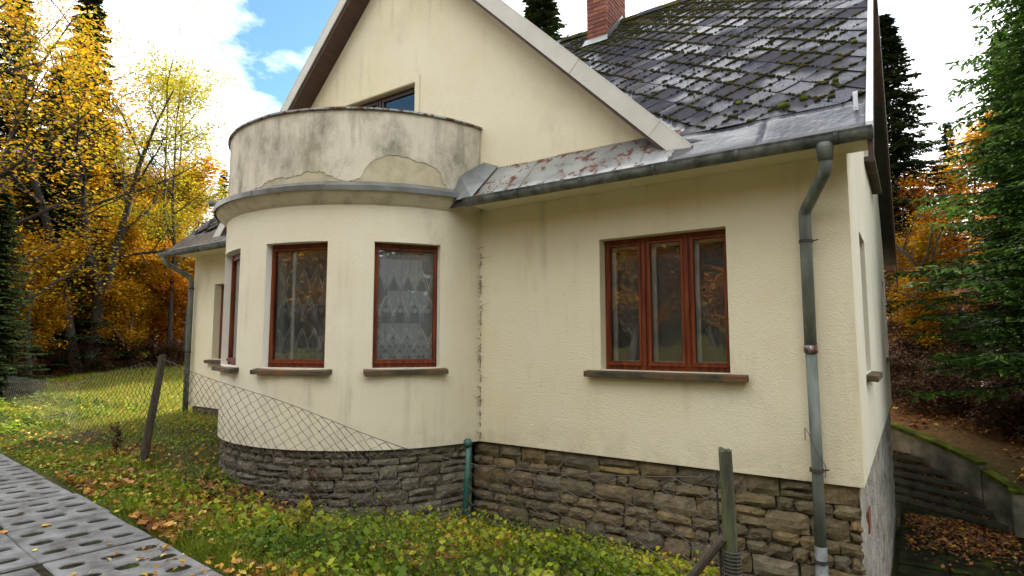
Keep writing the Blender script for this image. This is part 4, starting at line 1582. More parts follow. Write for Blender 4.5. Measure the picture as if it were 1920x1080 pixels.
# green pipe with an elbow, standing at the foot of the bay
b = MB()
px, py = -4.27, 5.33
b.tube([(px - .05, py - .02, -1.1), (px - .02, py - .01, -.5), (px + .005, py, .05)], .034, 12)
gp = b.build('vent_pipe', M['green_pipe'], HOUSE, smooth=True)
b = MB()
b.tube([(px, py, -.005), (px - .004, py - .008, .03), (px - .01, py - .015, .065), (px - .012, py - .016, .082)], [.044, .052, .046, .02], 12)
b.build('pipe_cap', M['green_pipe'], gp, smooth=True)
# old webs and dirt in the corner between bay and wall
b = MB()
for k in range(85):
    z = random.uniform(.02, 2.45)
    p = Vector((-4.355 + random.uniform(-.008, .012), WY0 - .012, z))
    L = random.uniform(.015, .06) if random.random() < .85 else random.uniform(.08, .18)
    a = random.uniform(-.6, .6)
    s = random.choice((-1, 1, 1))
    q = p + Vector((s * L * math.cos(a), -.006 - (.05 if s < 0 else 0) * L / .1, L * math.sin(a) * .6))
    if s < 0:
        ang = math.atan2(q.x - BCX, -(q.y - BCY))
        q = Vector(arc_pt(min(ang, R(80.2)), BR + .006, q.z))
    m_ = (p + q) / 2 + Vector((0, -.01, -.01))
    b.tube([p, m_, q], [.004, .0018, .0008], 4, caps=False)
z = .01
while z < 2.4:
    h = random.uniform(.01, .07)
    if random.random() < .62:
        b.tube([(-4.354 + random.uniform(-.003, .004), WY0 - .006, z + h * t) for t in (0, .3, .6, 1)], [.001, random.uniform(.003, .008), random.uniform(.002, .007), .001], 5, caps=False)
    z += h
o = b.build('corner_webs', M['cobweb'], HOUSE)
kind(o, 'stuff')

# ------------------------------------------------------------------ fence
P1 = Vector((-7.93, 3.53, 0))
P3 = Vector((-0.79, 3.02, 0))
P0 = Vector((-25.0, 5.3, 0))
P4 = Vector((2.2, 2.85, 0))
FENCE = empty('wire_fence', (P1.x, P1.y, g1(P1.x, P1.y)), 'sagging rusted chain link fence on weathered posts in front of the house', 'fence')
def ftop(s):
    """height of the mesh top along P1..P3, s in 0..1"""
    pts = [(0, 1.0), (.1, .90), (.35, .685), (.55, .52), (.67, .40), (.76, .36), (.88, .42), (.99, .52), (1, .53)]
    return float(np.interp(s, [p[0] for p in pts], [p[1] for p in pts]))
def ftop0(s):
    pts = [(0, .60), (.4, .40), (.75, .48), (.93, .80), (1, .95)]
    return float(np.interp(s, [p[0] for p in pts], [p[1] for p in pts]))
def chain(A, B, topf, name):
    b = MB()
    L = (B - A).length
    w = .088
    n = int(L / w)
    rows = 24
    gs = [g1(*(A + (B - A) * (i / n)).xy) for i in range(n + 2)]
    nrm = Vector((-(B - A).y, (B - A).x, 0)).normalized()
    for i in range(n):
        pts = []
        gi, ti = gs[i], topf((i + .5) / n)
        jit = random.uniform(-.006, .006)
        for k in range(rows + 1):
            side = (.52 if k % 2 else -.52) * (1 if i % 2 == 0 else -1)
            s = (i + .5 + side) / n
            p = A + (B - A) * s
            tt = topf(min(max(s, 0), 1))
            z = gi - .03 + (tt - gi + .03) * k / rows
            sag = .03 * math.sin(s * 17 + k * .3)
            pts.append(p + nrm * (sag + (.004 if k % 2 else -.004)) + Vector((0, 0, z + jit)))
        b.tube(pts, .0034, 3, caps=False)
    tp = []
    for i in range(0, n + 1, 2):
        s = i / n
        tp.append(A + (B - A) * s + nrm * (.03 * math.sin(s * 17 + 24 * .3)) + Vector((0, 0, topf(s) + .004)))
    b.tube(tp, .003, 4, caps=False)
    return b.build(name, M['wire'], FENCE)
chain(P1, P3, ftop, 'wire_mesh')
chain(P0, P1, ftop0, 'wire_mesh')
def wood_post(base, top, r0, r1, mat, name='post', n=10):
    b = MB()
    base, top = Vector(base), Vector(top)
    k = 9
    V, F = [], []
    for i in range(k + 1):
        t = i / k
        c = base.lerp(top, t)
        r_ = r0 + (r1 - r0) * t
        for j in range(n):
            a = 2 * math.pi * j / n
            rr = r_ * (1 + .10 * math.sin(a * 3 + t * 4) + random.uniform(-.05, .05))
            V.append((c.x + rr * math.cos(a), c.y + rr * math.sin(a), c.z + (random.uniform(-.012, .008) if i == k else 0)))
    for i in range(k):
        for j in range(n):
            F.append((i * n + j, i * n + (j + 1) % n, (i + 1) * n + (j + 1) % n, (i + 1) * n + j))
    F.append(tuple(k * n + j for j in range(n)))
    b.add(V, F)
    return b.build(name, mat, FENCE, smooth=False)
wood_post((P1.x - .18, P1.y - .02, -.6), (P1.x + .14, P1.y + .03, 1.03), .055, .042, M['old_wood'])
wood_post((P3.x + .045, P3.y - .02, -1.0), (P3.x + .0, P3.y, .665), .036, .032, M['post_wood'])
b = MB()
b.tube([(P3.x - .012, P3.y - .04, .25), (P3.x - .30, P3.y - .06, -.14), (P3.x - .66, P3.y - .07, -.72)], [.020, .022, .025], 8)
b.build('brace', M['old_wood'], FENCE)
b = MB()
b.tube([(P3.x - .045, P3.y - .01, .56), (P3.x - .04, P3.y - .01, .2), (P3.x - .012, P3.y - .02, -.9)], .006, 6)
b.tube([(P3.x - .10, P3.y, .515), (P3.x - .06, P3.y - .02, .54), (P3.x - .035, P3.y - .03, .50), (P3.x - .05, P3.y - .02, .46)], .005, 5)
b.build('tension_bar', M['wire'], FENCE)
b = MB()
pts = []
for k in range(26 * 10):
    a = 2 * math.pi * k / 10
    z = .20 - k / 10 * .017
    c = P3.x + .045 * (.665 - z) / 1.66
    pts.append((c + .043 * math.cos(a), P3.y - .01 + .043 * math.sin(a), z))
b.tube(pts, .0042, 4)
b.build('wire_coil', M['wire'], FENCE)

# ------------------------------------------------------------------ stairs and path on the right
path = MB()
path.add([(-.34, 6.6, -1.9), (1.9, 6.6, -1.9), (2.2, 9, -2.08), (1.8, 13.6, -2.09), (-.34, 14.2, -2.09), (-.34, 9, -2.08)], [(0, 1, 2, 5), (5, 2, 3, 4)])
path = path.build('garden_path', M['soil'])
kind(path, 'structure')
def plate(w, h, t, seed):
    r_ = random.Random(seed)
    b = MB()
    b.box(-w / 2, w / 2, -h / 2, h / 2, -t, 0)
    me = bpy.data.meshes.new('path_slab')
    me.from_pydata([(p[0] + r_.uniform(-.008, .008), p[1] + r_.uniform(-.008, .008), p[2]) for p in b.v], [], b.f)
    me.materials.append(M['path'])
    return me
pm = [plate(.57, .57, .05, k) for k in range(3)]
for i in range(4):
    for j in range(9):
        o = bpy.data.objects.new('path_slab', pm[(i + j) % 3])
        y = 9.0 + j * .6
        o.location = (-.03 + i * .6, y, -2.045 + random.uniform(-.008, .008))
        o.rotation_euler = (random.uniform(-.015, .015), random.uniform(-.015, .015), random.uniform(-.02, .02))
        link(o, path)
STAIR = empty('garden_stair', (.6, 14.0, -2.2), 'damp winding concrete steps with mossy side wall behind the house corner', 'staircase')
PV = Vector((-.60, 14.40))
ends = [(1.20, 12.98), (1.04, 13.18), (.86, 13.36), (.64, 13.56), (.38, 13.78), (.08, 14.02), (-.24, 14.28)]
for i in range(6):
    a, c = Vector(ends[i]), Vector(ends[i + 1])
    tz = -1.88 + .165 * i
    d = (a - PV).normalized()
    nose = Vector((d.y, -d.x)) * .03
    b = MB()
    q0, q1 = PV + d * .1 + nose, a + nose
    poly = [q0, q1, a, c + (c - PV).normalized() * .05, Vector((PV.x, PV.y + .05))]
    poly = [q0, q1, c + (c - PV).normalized() * .05, PV + Vector((-.05, .1))]
    b.prism([(p.x, p.y) for p in poly], 'z', tz - .09, tz)
    b.prism([((p - nose).x if k < 2 else p.x, (p - nose).y if k < 2 else p.y) for k, p in enumerate(poly)], 'z', -2.35, tz - .09)
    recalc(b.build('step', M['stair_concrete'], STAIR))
def wall_run(pts, name, t=.16):
    """pts (x,y,ztop) polyline wall of thickness t plus a mossy coping"""
    b, cpb = MB(), MB()
    def off(i):
        p = Vector(pts[i][:2])
        a = Vector(pts[max(i - 1, 0)][:2])
        c = Vector(pts[min(i + 1, len(pts) - 1)][:2])
        d = (c - a).normalized()
        return p, Vector((-d.y, d.x))
    for mbx, e, z0f, dz in ((b, 0, -2.5, 0), (cpb, .035, None, .06)):
        V, F = [], []
        for i in range(len(pts)):
            p, nn = off(i)
            zt = pts[i][2]
            lo = z0f if z0f is not None else zt + .001
            A, B = p - nn * (t / 2 + e), p + nn * (t / 2 + e)
            V += [(A.x, A.y, lo), (B.x, B.y, lo), (B.x, B.y, zt + dz), (A.x, A.y, zt + dz)]
        for i in range(len(pts) - 1):
            for k in range(4):
                F.append((4 * i + k, 4 * i + (k + 1) % 4, 4 * i + 4 + (k + 1) % 4, 4 * i + 4 + k))
        F += [(0, 1, 2, 3), tuple(4 * (len(pts) - 1) + k for k in (3, 2, 1, 0))]
        mbx.add(V, F)
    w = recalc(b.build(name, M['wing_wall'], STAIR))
    c = recalc(cpb.build('coping', M['bright_moss'], w))
    return w
wall_run([(1.34, 12.99, -1.36), (1.31, 13.17, -1.30), (1.10, 13.34, -1.19), (.96, 13.45, -1.12)], 'side_wall')
wall_run([(.94, 13.465, -1.0), (.60, 13.74, -.87), (.10, 14.14, -.70), (-.45, 14.58, -.55), (-1.3, 15.25, -.35)], 'side_wall')

# ------------------------------------------------------------------ leaf and blade scatter (numpy)
def leaf_quads(C, size, up=0.6, fold=.25, asp=.6, ndir=None):
    """diamond leaves at centres C (n,3) as bent pairs of triangles -> V, F(quads)"""
    n = len(C)
    nv = rng.normal(size=(n, 3))
    nv[:, 2] = np.abs(nv[:, 2]) + up * 2
    nv /= np.linalg.norm(nv, axis=1)[:, None]
    t = rng.normal(size=(n, 3))
    t -= nv * (t * nv).sum(1)[:, None]
    t /= np.linalg.norm(t, axis=1)[:, None]
    s = np.cross(nv, t)
    L = (size * rng.uniform(.6, 1.3, n))[:, None]
    w = L * asp
    a = C - t * L * .5
    c = C + t * L * .5
    b = C + s * w * .5 + nv * L * fold * rng.uniform(-.3, 1, (n, 1))
    d = C - s * w * .5 + nv * L * fold * rng.uniform(-.3, 1, (n, 1))
    V = np.stack([a, b, c, d], 1).reshape(-1, 3)
    F = np.arange(4 * n).reshape(n, 4)
    return V, F

def scatter(n, x0, x1, y0, y1, m=0.03):
    x = rng.uniform(x0, x1, n)
    y = rng.uniform(y0, y1, n)
    k = free_ground(x, y, m)
    return x[k], y[k]

def patch(x, y, s, seed):
    """smooth 0..1 pattern for clumping"""
    r_ = np.random.default_rng(seed)
    f = np.zeros_like(x)
    for _ in range(6):
        a = r_.uniform(0, 6.28)
        k = s * r_.uniform(.6, 1.8)
        f += np.sin((x * np.cos(a) + y * np.sin(a)) * k + r_.uniform(0, 6.28))
    return .5 + f / 7.0

# grass
GV, GF, GR = [], [], []
def grass(x, y, h, w, tint):
    n = len(x)
    z = gz(x, y) - .01
    a = rng.uniform(0, 6.28, n)
    hh = h * rng.uniform(.45, 1.25, n)
    lean = rng.normal(0, .45, (n, 2)) * hh[:, None]
    B = np.c_[x, y, z]
    dx = np.c_[np.cos(a), np.sin(a), np.zeros(n)] * (w * rng.uniform(.6, 1.4, n))[:, None]
    tip = B + np.c_[lean, hh]
    off = sum(len(v) for v in GV)
    GV.append(np.stack([B - dx, B + dx, tip], 1).reshape(-1, 3))
    GF.append(np.arange(3 * n).reshape(n, 3) + off)
    GR.append(np.clip(rng.normal(.45 + tint, .22, n), 0, 1))
x, y = scatter(60000, -13, .3, 2.2, 6.0)
k = rng.random(len(x)) < patch(x, y, 1.6, 1) * 1.15
grass(x[k], y[k], .09, .0035, 0)
x, y = scatter(30000, -5.0, 0, 2.4, 5.3)
k = rng.random(len(x)) < patch(x, y, 2.4, 51)
grass(x[k], y[k], .16, .0035, -.05)
x, y = scatter(34000, -11.5, -1.0, 2.3, 3.2, .0)
grass(x, y, .06, .0032, .05)
x, y = scatter(90000, -22, -10.0, 4.0, 11)
grass(x, y, .12, .009, .38)  # lawn blades tinted brighter and yellower: sunlight put into their colour
x, y = scatter(20000, -40, -20, 2.5, 16)
grass(x, y, .2, .014, .0)
for _ in range(150):
    tx, ty = random.uniform(-9.5, -1.0), 0
    ty = road_edge(tx) + abs(random.gauss(.25, .5)) + .05
    n_ = 45
    x, y = tx + rng.normal(0, .035, n_), ty + rng.normal(0, .035, n_)
    k = free_ground(x, y, .05)
    if k.sum() > 5:
        grass(x[k], y[k], random.uniform(.12, .22), .004, random.uniform(-.1, .3))
o = np_mesh('grass', np.concatenate(GV), np.concatenate(GF), M['grass'], rnd=np.concatenate(GR))
kind(o, 'stuff')
tag(o, 'short green grass on the verge and lawn around the house', 'grass')

# low leafy ground cover
HV, HR, HF = [], [], []
def herb(x, y, hmax, size, up, tint, per=6):
    n = len(x)
    hgt = hmax * rng.uniform(.25, 1, n)
    C = np.c_[np.repeat(x, per), np.repeat(y, per), np.repeat(gz(x, y), per)]
    tt = rng.uniform(.25, 1, n * per)
    C[:, 2] += np.repeat(hgt, per) * tt
    C[:, :2] += rng.normal(0, .035 + hmax * .12, (n * per, 2))
    inside = np.hypot(C[:, 0] - BCX, C[:, 1] - BCY) < BR + .03
    inside |= (C[:, 1] > WY0 - .03) & (C[:, 0] > WX0) & (C[:, 0] < WX1)
    C = C[~inside]
    V, F = leaf_quads(C, size, up, .2, .75)
    off = sum(len(v) for v in HV)
    HV.append(V)
    HF.append(F + off)
    HR.append(np.clip(rng.normal(.42 + tint, .18, len(C)) + .35 * (patch(C[:, 0], C[:, 1], 3.3, 77) - .5) * 2, 0, 1))
x, y = scatter(4200, -4.9, .2, 2.6, 5.4, .08)
k = rng.random(len(x)) < np.clip(patch(x, y, 2.2, 3) * 2.2 - .45, 0, 1)
herb(x[k], y[k], .24, .036, .3, .10, 9)
x, y = scatter(620, -4.9, -.6, 2.6, 4.9, .08)
k = rng.random(len(x)) < np.clip(patch(x, y, 3.1, 33) * 2 - .5, 0, 1)
herb(x[k], y[k], .36, .062, .15, .2, 9)
x, y = scatter(2400, -4.9, -.9, 3.0, 5.3, .08)
k = rng.random(len(x)) < np.clip(patch(x, y, 2.8, 35) * 2 - .4, 0, 1)
herb(x[k], y[k], .11, .034, .5, .10)
x, y = scatter(5200, -10.5, -4.2, 2.7, 5.5, .05)
k = rng.random(len(x)) < np.clip(patch(x, y, 2.0, 5) * 2 - .45, 0, 1)
herb(x[k], y[k], .10, .036, .5, 0.04, 5)
x, y = scatter(500, -9.5, -4.2, 2.5, 3.6, .05)
k = rng.random(len(x)) < np.clip(patch(x, y, 3.0, 37) * 2 - .6, 0, 1)
herb(x[k], y[k], .14, .065, .4, .1, 6)
x, y = scatter(260, -4.2, -1.4, 4.6, 5.5, .08)
herb(x, y, .26, .05, .2, .12, 8)
x, y = scatter(160, -7.2, -4.6, 3.0, 4.4, .04)
herb(x, y, .22, .055, .2, .12, 7)
x, y = scatter(1500, -14, -5, 2.6, 3.6, .05)
herb(x, y, .08, .04, .7, -.05, 5)
x, y = scatter(1600, -22, -12, 3.0, 5.5, .05)
herb(x, y, .22, .07, .6, -.08, 5)
o = np_mesh('ground_cover', np.concatenate(HV), np.concatenate(HF), M['herb'], rnd=np.concatenate(HR))
kind(o, 'stuff')
tag(o, 'low leafy green weeds growing along the foot of the house', 'ground cover')

# leaf litter
LV, LF, LR = [], [], []
def litter(x, y, z, size, tint, up=1.2):
    C = np.c_[x, y, z + rng.uniform(.006, .035, len(x))]
    V, F = leaf_quads(C, size, up, .35, .65)
    off = sum(len(v) for v in LV)
    LV.append(V)
    LF.append(F + off)
    LR.append(np.clip(rng.normal(.45 + tint, .25, len(x)), 0, 1))
x, y = scatter(5200, -12, -.5, 2.25, 5.4, .0)
k = rng.random(len(x)) < (patch(x, y, 1.8, 9) * 1.4) * np.clip(1.35 - (y - 2.3) / 2.2, .25, 1)
litter(x[k], y[k], gz(x[k], y[k]) + .035, .062, .0)
x, y = scatter(9000, -9, -1.5, 2.3, 4.0, .0)
k = rng.random(len(x)) < np.clip(patch(x, y, 2.6, 41) * 2.6 - .95, 0, 1)
litter(x[k], y[k], gz(x[k], y[k]) + .04, .07, -.08, .6)
x, y = scatter(1300, -22, -9, 3.0, 9)
litter(x, y, gz(x, y) + .04, .075, .1)
x = rng.uniform(-5, .0, 260); y = road_edge(x) - np.abs(rng.normal(0, .35, 260))
litter(x, y, np.full(260, -.40), .05, .1)
x = rng.uniform(-.25, 1.25, 3600); y = rng.uniform(10.5, 13.45, 3600)
k = rng.random(3600) < np.clip((y - 11.0) / 1.6, .03, 1) * patch(x, y, 2.5, 12) * 1.6
litter(x[k], y[k], np.full(k.sum(), -2.035), .075, -.18)
for i in range(6):
    a, c = Vector(ends[i]), Vector(ends[i + 1])
    n = 60
    u, w_ = rng.uniform(.25, .95, n), rng.uniform(.1, .9, n)
    px = PV.x + (a.x + (c.x - a.x) * w_ - PV.x) * u
    py = PV.y + (a.y + (c.y - a.y) * w_ - PV.y) * u
    litter(px, py, np.full(n, -1.88 + .165 * i), .07, -.15)
x = rng.uniform(-8, 9, 16000); y = rng.uniform(15.6, 34, 16000)
litter(x, y, gz(x, y) + .02, .12, -.12)
x = rng.uniform(1.4, 5, 2500); y = rng.uniform(8, 16, 2500)
litter(x, y, gz(x, y) + .02, .09, .0)
x = rng.uniform(-40, -19, 6000); y = rng.uniform(2.8, 18, 6000)
litter(x, y, gz(x, y) + .02, .13, -.2)
o = np_mesh('leaf_litter', np.concatenate(LV), np.concatenate(LF), M['litter'], rnd=np.concatenate(LR))
kind(o, 'stuff')
tag(o, 'carpet of fallen autumn leaves on the ground', 'fallen leaves')

# larger single leaves lying on the verge and on the slabs
def one_leaf(seed):
    r_ = random.Random(seed)
    V, F = [], []
    n = 6
    for i in range(n + 1):
        t = i / n
        w = .42 * math.sin(math.pi * min(1, t ** .75)) * (1 + .12 * (-1) ** i) + .01
        c = .18 * (t - .5) ** 2 * r_.uniform(-1, 2)
        e = r_.uniform(.04, .22)
        V += [(t - .5, -w * .75, c + e * w), (t - .5, 0, c), (t - .5, w * .75, c + r_.uniform(.04, .25) * w)]
    for i in range(n):
        F += [(3 * i, 3 * i + 3, 3 * i + 4, 3 * i + 1), (3 * i + 1, 3 * i + 4, 3 * i + 5, 3 * i + 2)]
    me = bpy.data.meshes.new('fallen_leaf')
    me.from_pydata(V, [], F)
    me.materials.append(M['one_leaf'])
    return me
lm = [one_leaf(k) for k in range(7)]
xs_, ys_ = [], []
while len(xs_) < 260:
    x = random.uniform(-8.5, -1.2)
    y = road_edge(x) + abs(random.gauss(0.05, .45))
    if y < 4.2 and bool(free_ground(np.array([x]), np.array([y]), .1)[0]) and random.random() < .35 + .65 * float(patch(np.array([x]), np.array([y]), 2.4, 21)[0]):
        xs_.append(x)
        ys_.append(y)
zs_ = gz(xs_, ys_)
for x, y, z in zip(xs_, ys_, zs_):
    o = bpy.data.objects.new('fallen_leaf', random.choice(lm))
    s = random.uniform(.055, .105)
    o.scale = (s, s, s)
    o.location = (x, y, z + random.uniform(.045, .085))
    o.rotation_euler = (random.uniform(-.5, .5), random.uniform(-.5, .5), random.uniform(0, 6.28))
    link(o, ground)
for x, y, s in ((-6.28, 1.99, .11), (-6.35, 1.72, .10), (-5.62, 1.72, .05), (-6.95, 2.0, .06), (-5.3, 2.1, .05), (-4.75, 2.1, .07), (-7.4, 2.2, .08)):
    o = bpy.data.objects.new('fallen_leaf', random.choice(lm))
    o.scale = (s, s, s)
    o.location = (x, y, -.392)
    o.rotation_euler = (random.uniform(-.1, .1), random.uniform(-.1, .1), random.uniform(0, 6.28))
    link(o, road)

# ------------------------------------------------------------------ single garden plants
def stalk_plant(name, x, y, h, label, cat, mat_leaf, leafy, seed, tilt=(0, 0), group=None, size=.02, nst=2):
    r_ = random.Random(seed)
    z = g1(x, y)
    root = empty(name, (x, y, z), label, cat, group)
    b = MB()
    C = []
    for s in range(nst):
        p = Vector((x + r_.uniform(-.05, .05), y + r_.uniform(-.05, .05), z - .02))
        d = Vector((tilt[0] + r_.uniform(-.15, .15), tilt[1] + r_.uniform(-.15, .15), 1)).normalized()
        pts = [p]
        hh = h * r_.uniform(.75, 1)
        for k in range(7):
            d = (d + Vector((r_.uniform(-.08, .08), r_.uniform(-.08, .08), 0))).normalized()
            pts.append(pts[-1] + d * hh / 7)
            if k > 1:
                for _ in range(leafy):
                    C.append(pts[-1] + Vector((r_.gauss(0, .03), r_.gauss(0, .03), r_.gauss(0, .04))))
        b.tube(pts, [.006, .006, .005, .005, .004, .004, .003, .002], 5)
        for k in range(3, 7):
            e = pts[k] + Vector((r_.uniform(-.12, .12), r_.uniform(-.12, .12), r_.uniform(.04, .14))) * h * 1.2
            b.tube([pts[k], e], [.003, .0015], 4)
            for _ in range(leafy):
                C.append(pts[k].lerp(e, r_.uniform(.3, 1)) + Vector((r_.gauss(0, .012), r_.gauss(0, .012), r_.gauss(0, .012))))
    b.build('stem', M['twig'], root)
    V, F = leaf_quads(np.array([tuple(c) for c in C]), size, .3, .3, .6)
    np_mesh('foliage', V, F, mat_leaf, root, rnd=np.clip(rng.normal(.5, .25, len(F)), 0, 1), origin=root.location)
    return root
stalk_plant('dried_dock', -5.02, 3.75, .68, 'dried dark brown dock stalk against the bay plinth', 'dry plant', M['brown_leaf'], 26, 1, size=.022)
stalk_plant('dried_dock', -4.10, 3.85, .60, 'thin dead stalk left of the green pipe', 'dry plant', M['brown_leaf'], 8, 2, size=.02, nst=1)
stalk_plant('dried_dock', -8.35, 3.35, .55, 'dead brown stalk left of the leaning fence post', 'dry plant', M['brown_leaf'], 22, 3, size=.03)
stalk_plant('sapling', -4.62, 3.42, .38, 'young sapling with pale yellow green leaves below the bay', 'sapling', M['yg_leaf'], 5, 4, size=.085, nst=2)
def fern(x, y, yaw, L, label):
    z = g1(x, y) + .1
    root = empty('fern_frond', (x, y, z), label, 'fern')
    b = MB()
    pts = [Vector((x, y, z - .1)) + Vector((math.cos(yaw) * L * t, math.sin(yaw) * L * t, .52 * L * (t * 1.6 - t * t * .7) + .1)) for t in np.linspace(0, 1, 16)]
    b.tube(pts, [.005] * 10 + [.003] * 6, 4)
    V, F = [], []
    side = Vector((-math.sin(yaw), math.cos(yaw), 0))
    for k in range(3, 16):
        for s in (-1, 1):
            l = .10 * math.sin(math.pi * (.15 + .85 * (1 - (k - 3) / 13)))
            for q in range(2):
                p = pts[k] if q == 0 else (pts[k] + pts[k - 1]) / 2
                e = p + side * s * l + (pts[k] - pts[k - 1]).normalized() * .04 + Vector((0, 0, -.012))
                w = (pts[k] - pts[k - 1]).normalized() * .011
                m_ = (p + e) / 2
                n0 = len(V)
                V += [p, m_ + w, e, m_ - w]
                F.append((n0, n0 + 1, n0 + 2, n0 + 3))
    b.build('stem', M['twig'], root)
    np_mesh('frond', np.array([tuple(v) for v in V]), np.array(F), M['herb'], root, rnd=rng.uniform(.6, .95, len(F)), origin=root.location)
fern(-1.78, 3.45, R(40), .42, 'pale yellow green fern frond left of the mossy fence post')
fern(-2.15, 3.30, R(100), .30, 'small drooping fern among the weeds by the stone plinth')

# ------------------------------------------------------------------ trees
def rot_about(v, ax, a):
    return Matrix.Rotation(a, 3, ax) @ v

class Tree:
    def __init__(self, seed):
        self.r = random.Random(seed)
        self.b = MB()
        self.tips = []
    def branch(self, p, d, L, r0, depth, maxd, up, wander, kids, ratio, start=.3):
        r_ = self.r
        n = 7 if depth == 0 else 5
        pts, rad = [p.copy()], [r0]
        for k in range(n):
            d = (d + Vector((r_.gauss(0, wander), r_.gauss(0, wander), r_.gauss(0, wander * .6) + up))).normalized()
            pts.append(pts[-1] + d * L / n)
            rad.append(r0 * (1 - (.88 if depth == 0 else .75) * (k + 1) / n))
        self.b.tube(pts, rad, 7 if depth == 0 else (5 if depth == 1 else 3), caps=False)
        if depth >= maxd:
            for k in range(1, n + 1):
                self.tips.append((pts[k], d))
            return
        nk = kids[depth]
        for k in range(nk):
            t = start + (1 - start) * (k + r_.random()) / nk
            i = min(int(t * n), n - 1)
            q = pts[i].lerp(pts[i + 1], t * n - i)
            ax = Vector((r_.gauss(0, 1), r_.gauss(0, 1), r_.gauss(0, .3))).normalized()
            dd = (pts[i + 1] - pts[i]).normalized()
            side = dd.cross(ax).normalized()
            ang = r_.uniform(R(32), R(68))
            nd = (dd * math.cos(ang) + side * math.sin(ang)).normalized()
            rr = max(rad[i] * r_.uniform(.4, .65), .004)
            self.branch(q, nd, L * ratio[depth] * r_.uniform(.65, 1.15) * (1.15 - .5 * t), rr, depth + 1, maxd, up * .4, wander * 1.15, kids, ratio, .2)
        if depth >= 1:
            self.tips.append((pts[-1], d))

def deciduous(name, seed, H, r0, kids, ratio, leaf_mat_, per_tip, leaf, spread, bark, stems=1, up=.06, wander=.10, start=.3, keep=1.0, tint=.5, flat=.8, lean=.25):
    t = Tree(seed)
    for s in range(stems):
        d = Vector((t.r.uniform(-1, 1) * lean * (1 if stems > 1 else .3), t.r.uniform(-1, 1) * lean * (1 if stems > 1 else .3), 1)).normalized()
        t.branch(Vector((t.r.uniform(-.15, .15) * (stems - 1), t.r.uniform(-.15, .15) * (stems - 1), -.3)), d, H * t.r.uniform(.85, 1), r0, 0, 2, up, wander, kids, ratio, start)
    me_b = t.b
    T_ = [p for p, _ in t.tips if t.r.random() < keep]
    C = np.repeat(np.array([tuple(p) for p in T_]), per_tip, axis=0)
    C = C + rng.normal(0, 1, C.shape) * np.array([spread, spread, spread * .55])
    V, F = leaf_quads(C, leaf, flat, .2, .62)
    cl = np.repeat(rng.normal(0, .15, len(T_)), per_tip)
    rnd = np.clip(rng.normal(tint, .17, len(F)) + cl, 0, 1)
    return dict(name=name, trunk=me_b, V=V, F=F, rnd=rnd, leaf=leaf_mat_, bark=bark, proto=None)

def conifer(name, seed, H, rmax, whorl, nb, leaf_mat_, droop, dens=1.0, base=.06, tw=.032, bl=.075, tlk=.147):
    r_ = random.Random(seed)
    b = MB()
    pts = [Vector((r_.gauss(0, .02) * k, r_.gauss(0, .02) * k, -.3 + (H + .3) * k / 10)) for k in range(11)]
    b.tube(pts, [H * .012 * (1 - .93 * k / 10) for k in range(11)], 8, caps=False)
    A, Bv, Wd = [], [], []
    z = H * base
    while z < H * .985:
        t = z / H
        L = rmax * (1 - t) ** .8 * r_.uniform(.8, 1.05) + .12
        for k in range(nb):
            az = 2 * math.pi * (k + r_.random() * .8) / nb
            l = L * r_.uniform(.65, 1.12)
            d = Vector((math.cos(az), math.sin(az), 0))
            sd = Vector((-math.sin(az), math.cos(az), 0))
            n = max(4, int(l / .16))
            dr = droop * r_.uniform(.6, 1.4)
            bp = []
            zz_ = z + r_.uniform(-.15, .15)
            for i in range(n + 1):
                s = i / n
                bp.append(Vector((0, 0, zz_)) + d * l * s + Vector((0, 0, -dr * l * s + .38 * dr * l * s * s * 1.4 + .12 * l * t)))
            if l > .5:
                b.tube(bp[::2] if len(bp) > 6 else bp, [max(.005, .016 * l * (1 - .9 * i / max(1, len((bp[::2] if len(bp) > 6 else bp)) - 1)) ) for i in range(len(bp[::2] if len(bp) > 6 else bp))], 3, caps=False)
            for i in range(1, n + 1):
                s = i / n
                tl = (.10 + tlk * l * (1 - s * .75)) * r_.uniform(.7, 1.2)
                for sg in (-1, 1):
                    if r_.random() > dens:
                        continue
                    td = (sd * sg * .85 + d * .55 + Vector((0, 0, -.25 * droop * 2 + r_.uniform(-.4, .12)))).normalized()
                    m_ = max(2, int(tl / bl))
                    for q in range(m_):
                        p = bp[i] + td * tl * (q / m_)
                        for g in (-1, 1):
                            e = p + td * bl + d * g * bl * .8 + Vector((0, 0, r_.uniform(-.045, .02)))
                            A.append(p)
                            Bv.append(e)
                    A.append(bp[i] + td * tl * .8)
                    Bv.append(bp[i] + td * (tl + bl))
        z += whorl * r_.uniform(.75, 1.2) * (1 - .35 * t)
    A = np.array([tuple(p) for p in A])
    Bv = np.array([tuple(p) for p in Bv])
    D = Bv - A
    n = len(A)
    S = np.cross(D, rng.normal(0, .35, (n, 3)) + np.array([0, 0, 1.0]))
    S /= np.linalg.norm(S, axis=1)[:, None] + 1e-9
    w = tw * rng.uniform(.6, 1.2, (n, 1)) * .5
    Mid = A + D * .45
    V = np.stack([A - D * .1, Mid + S * w, Bv + D * .25, Mid - S * w], 1).reshape(-1, 3)
    F = np.arange(4 * n).reshape(n, 4)
    out = np.hypot(A[:, 0], A[:, 1])
    rnd = np.clip(rng.normal(.40, .2, n) + .14 * np.sin(A[:, 2] * 3 + np.arctan2(A[:, 1], A[:, 0]) * 4), 0, 1)
    return dict(name=name, trunk=b, V=V, F=F, rnd=rnd, leaf=leaf_mat_, bark=M['bark'], proto=None)

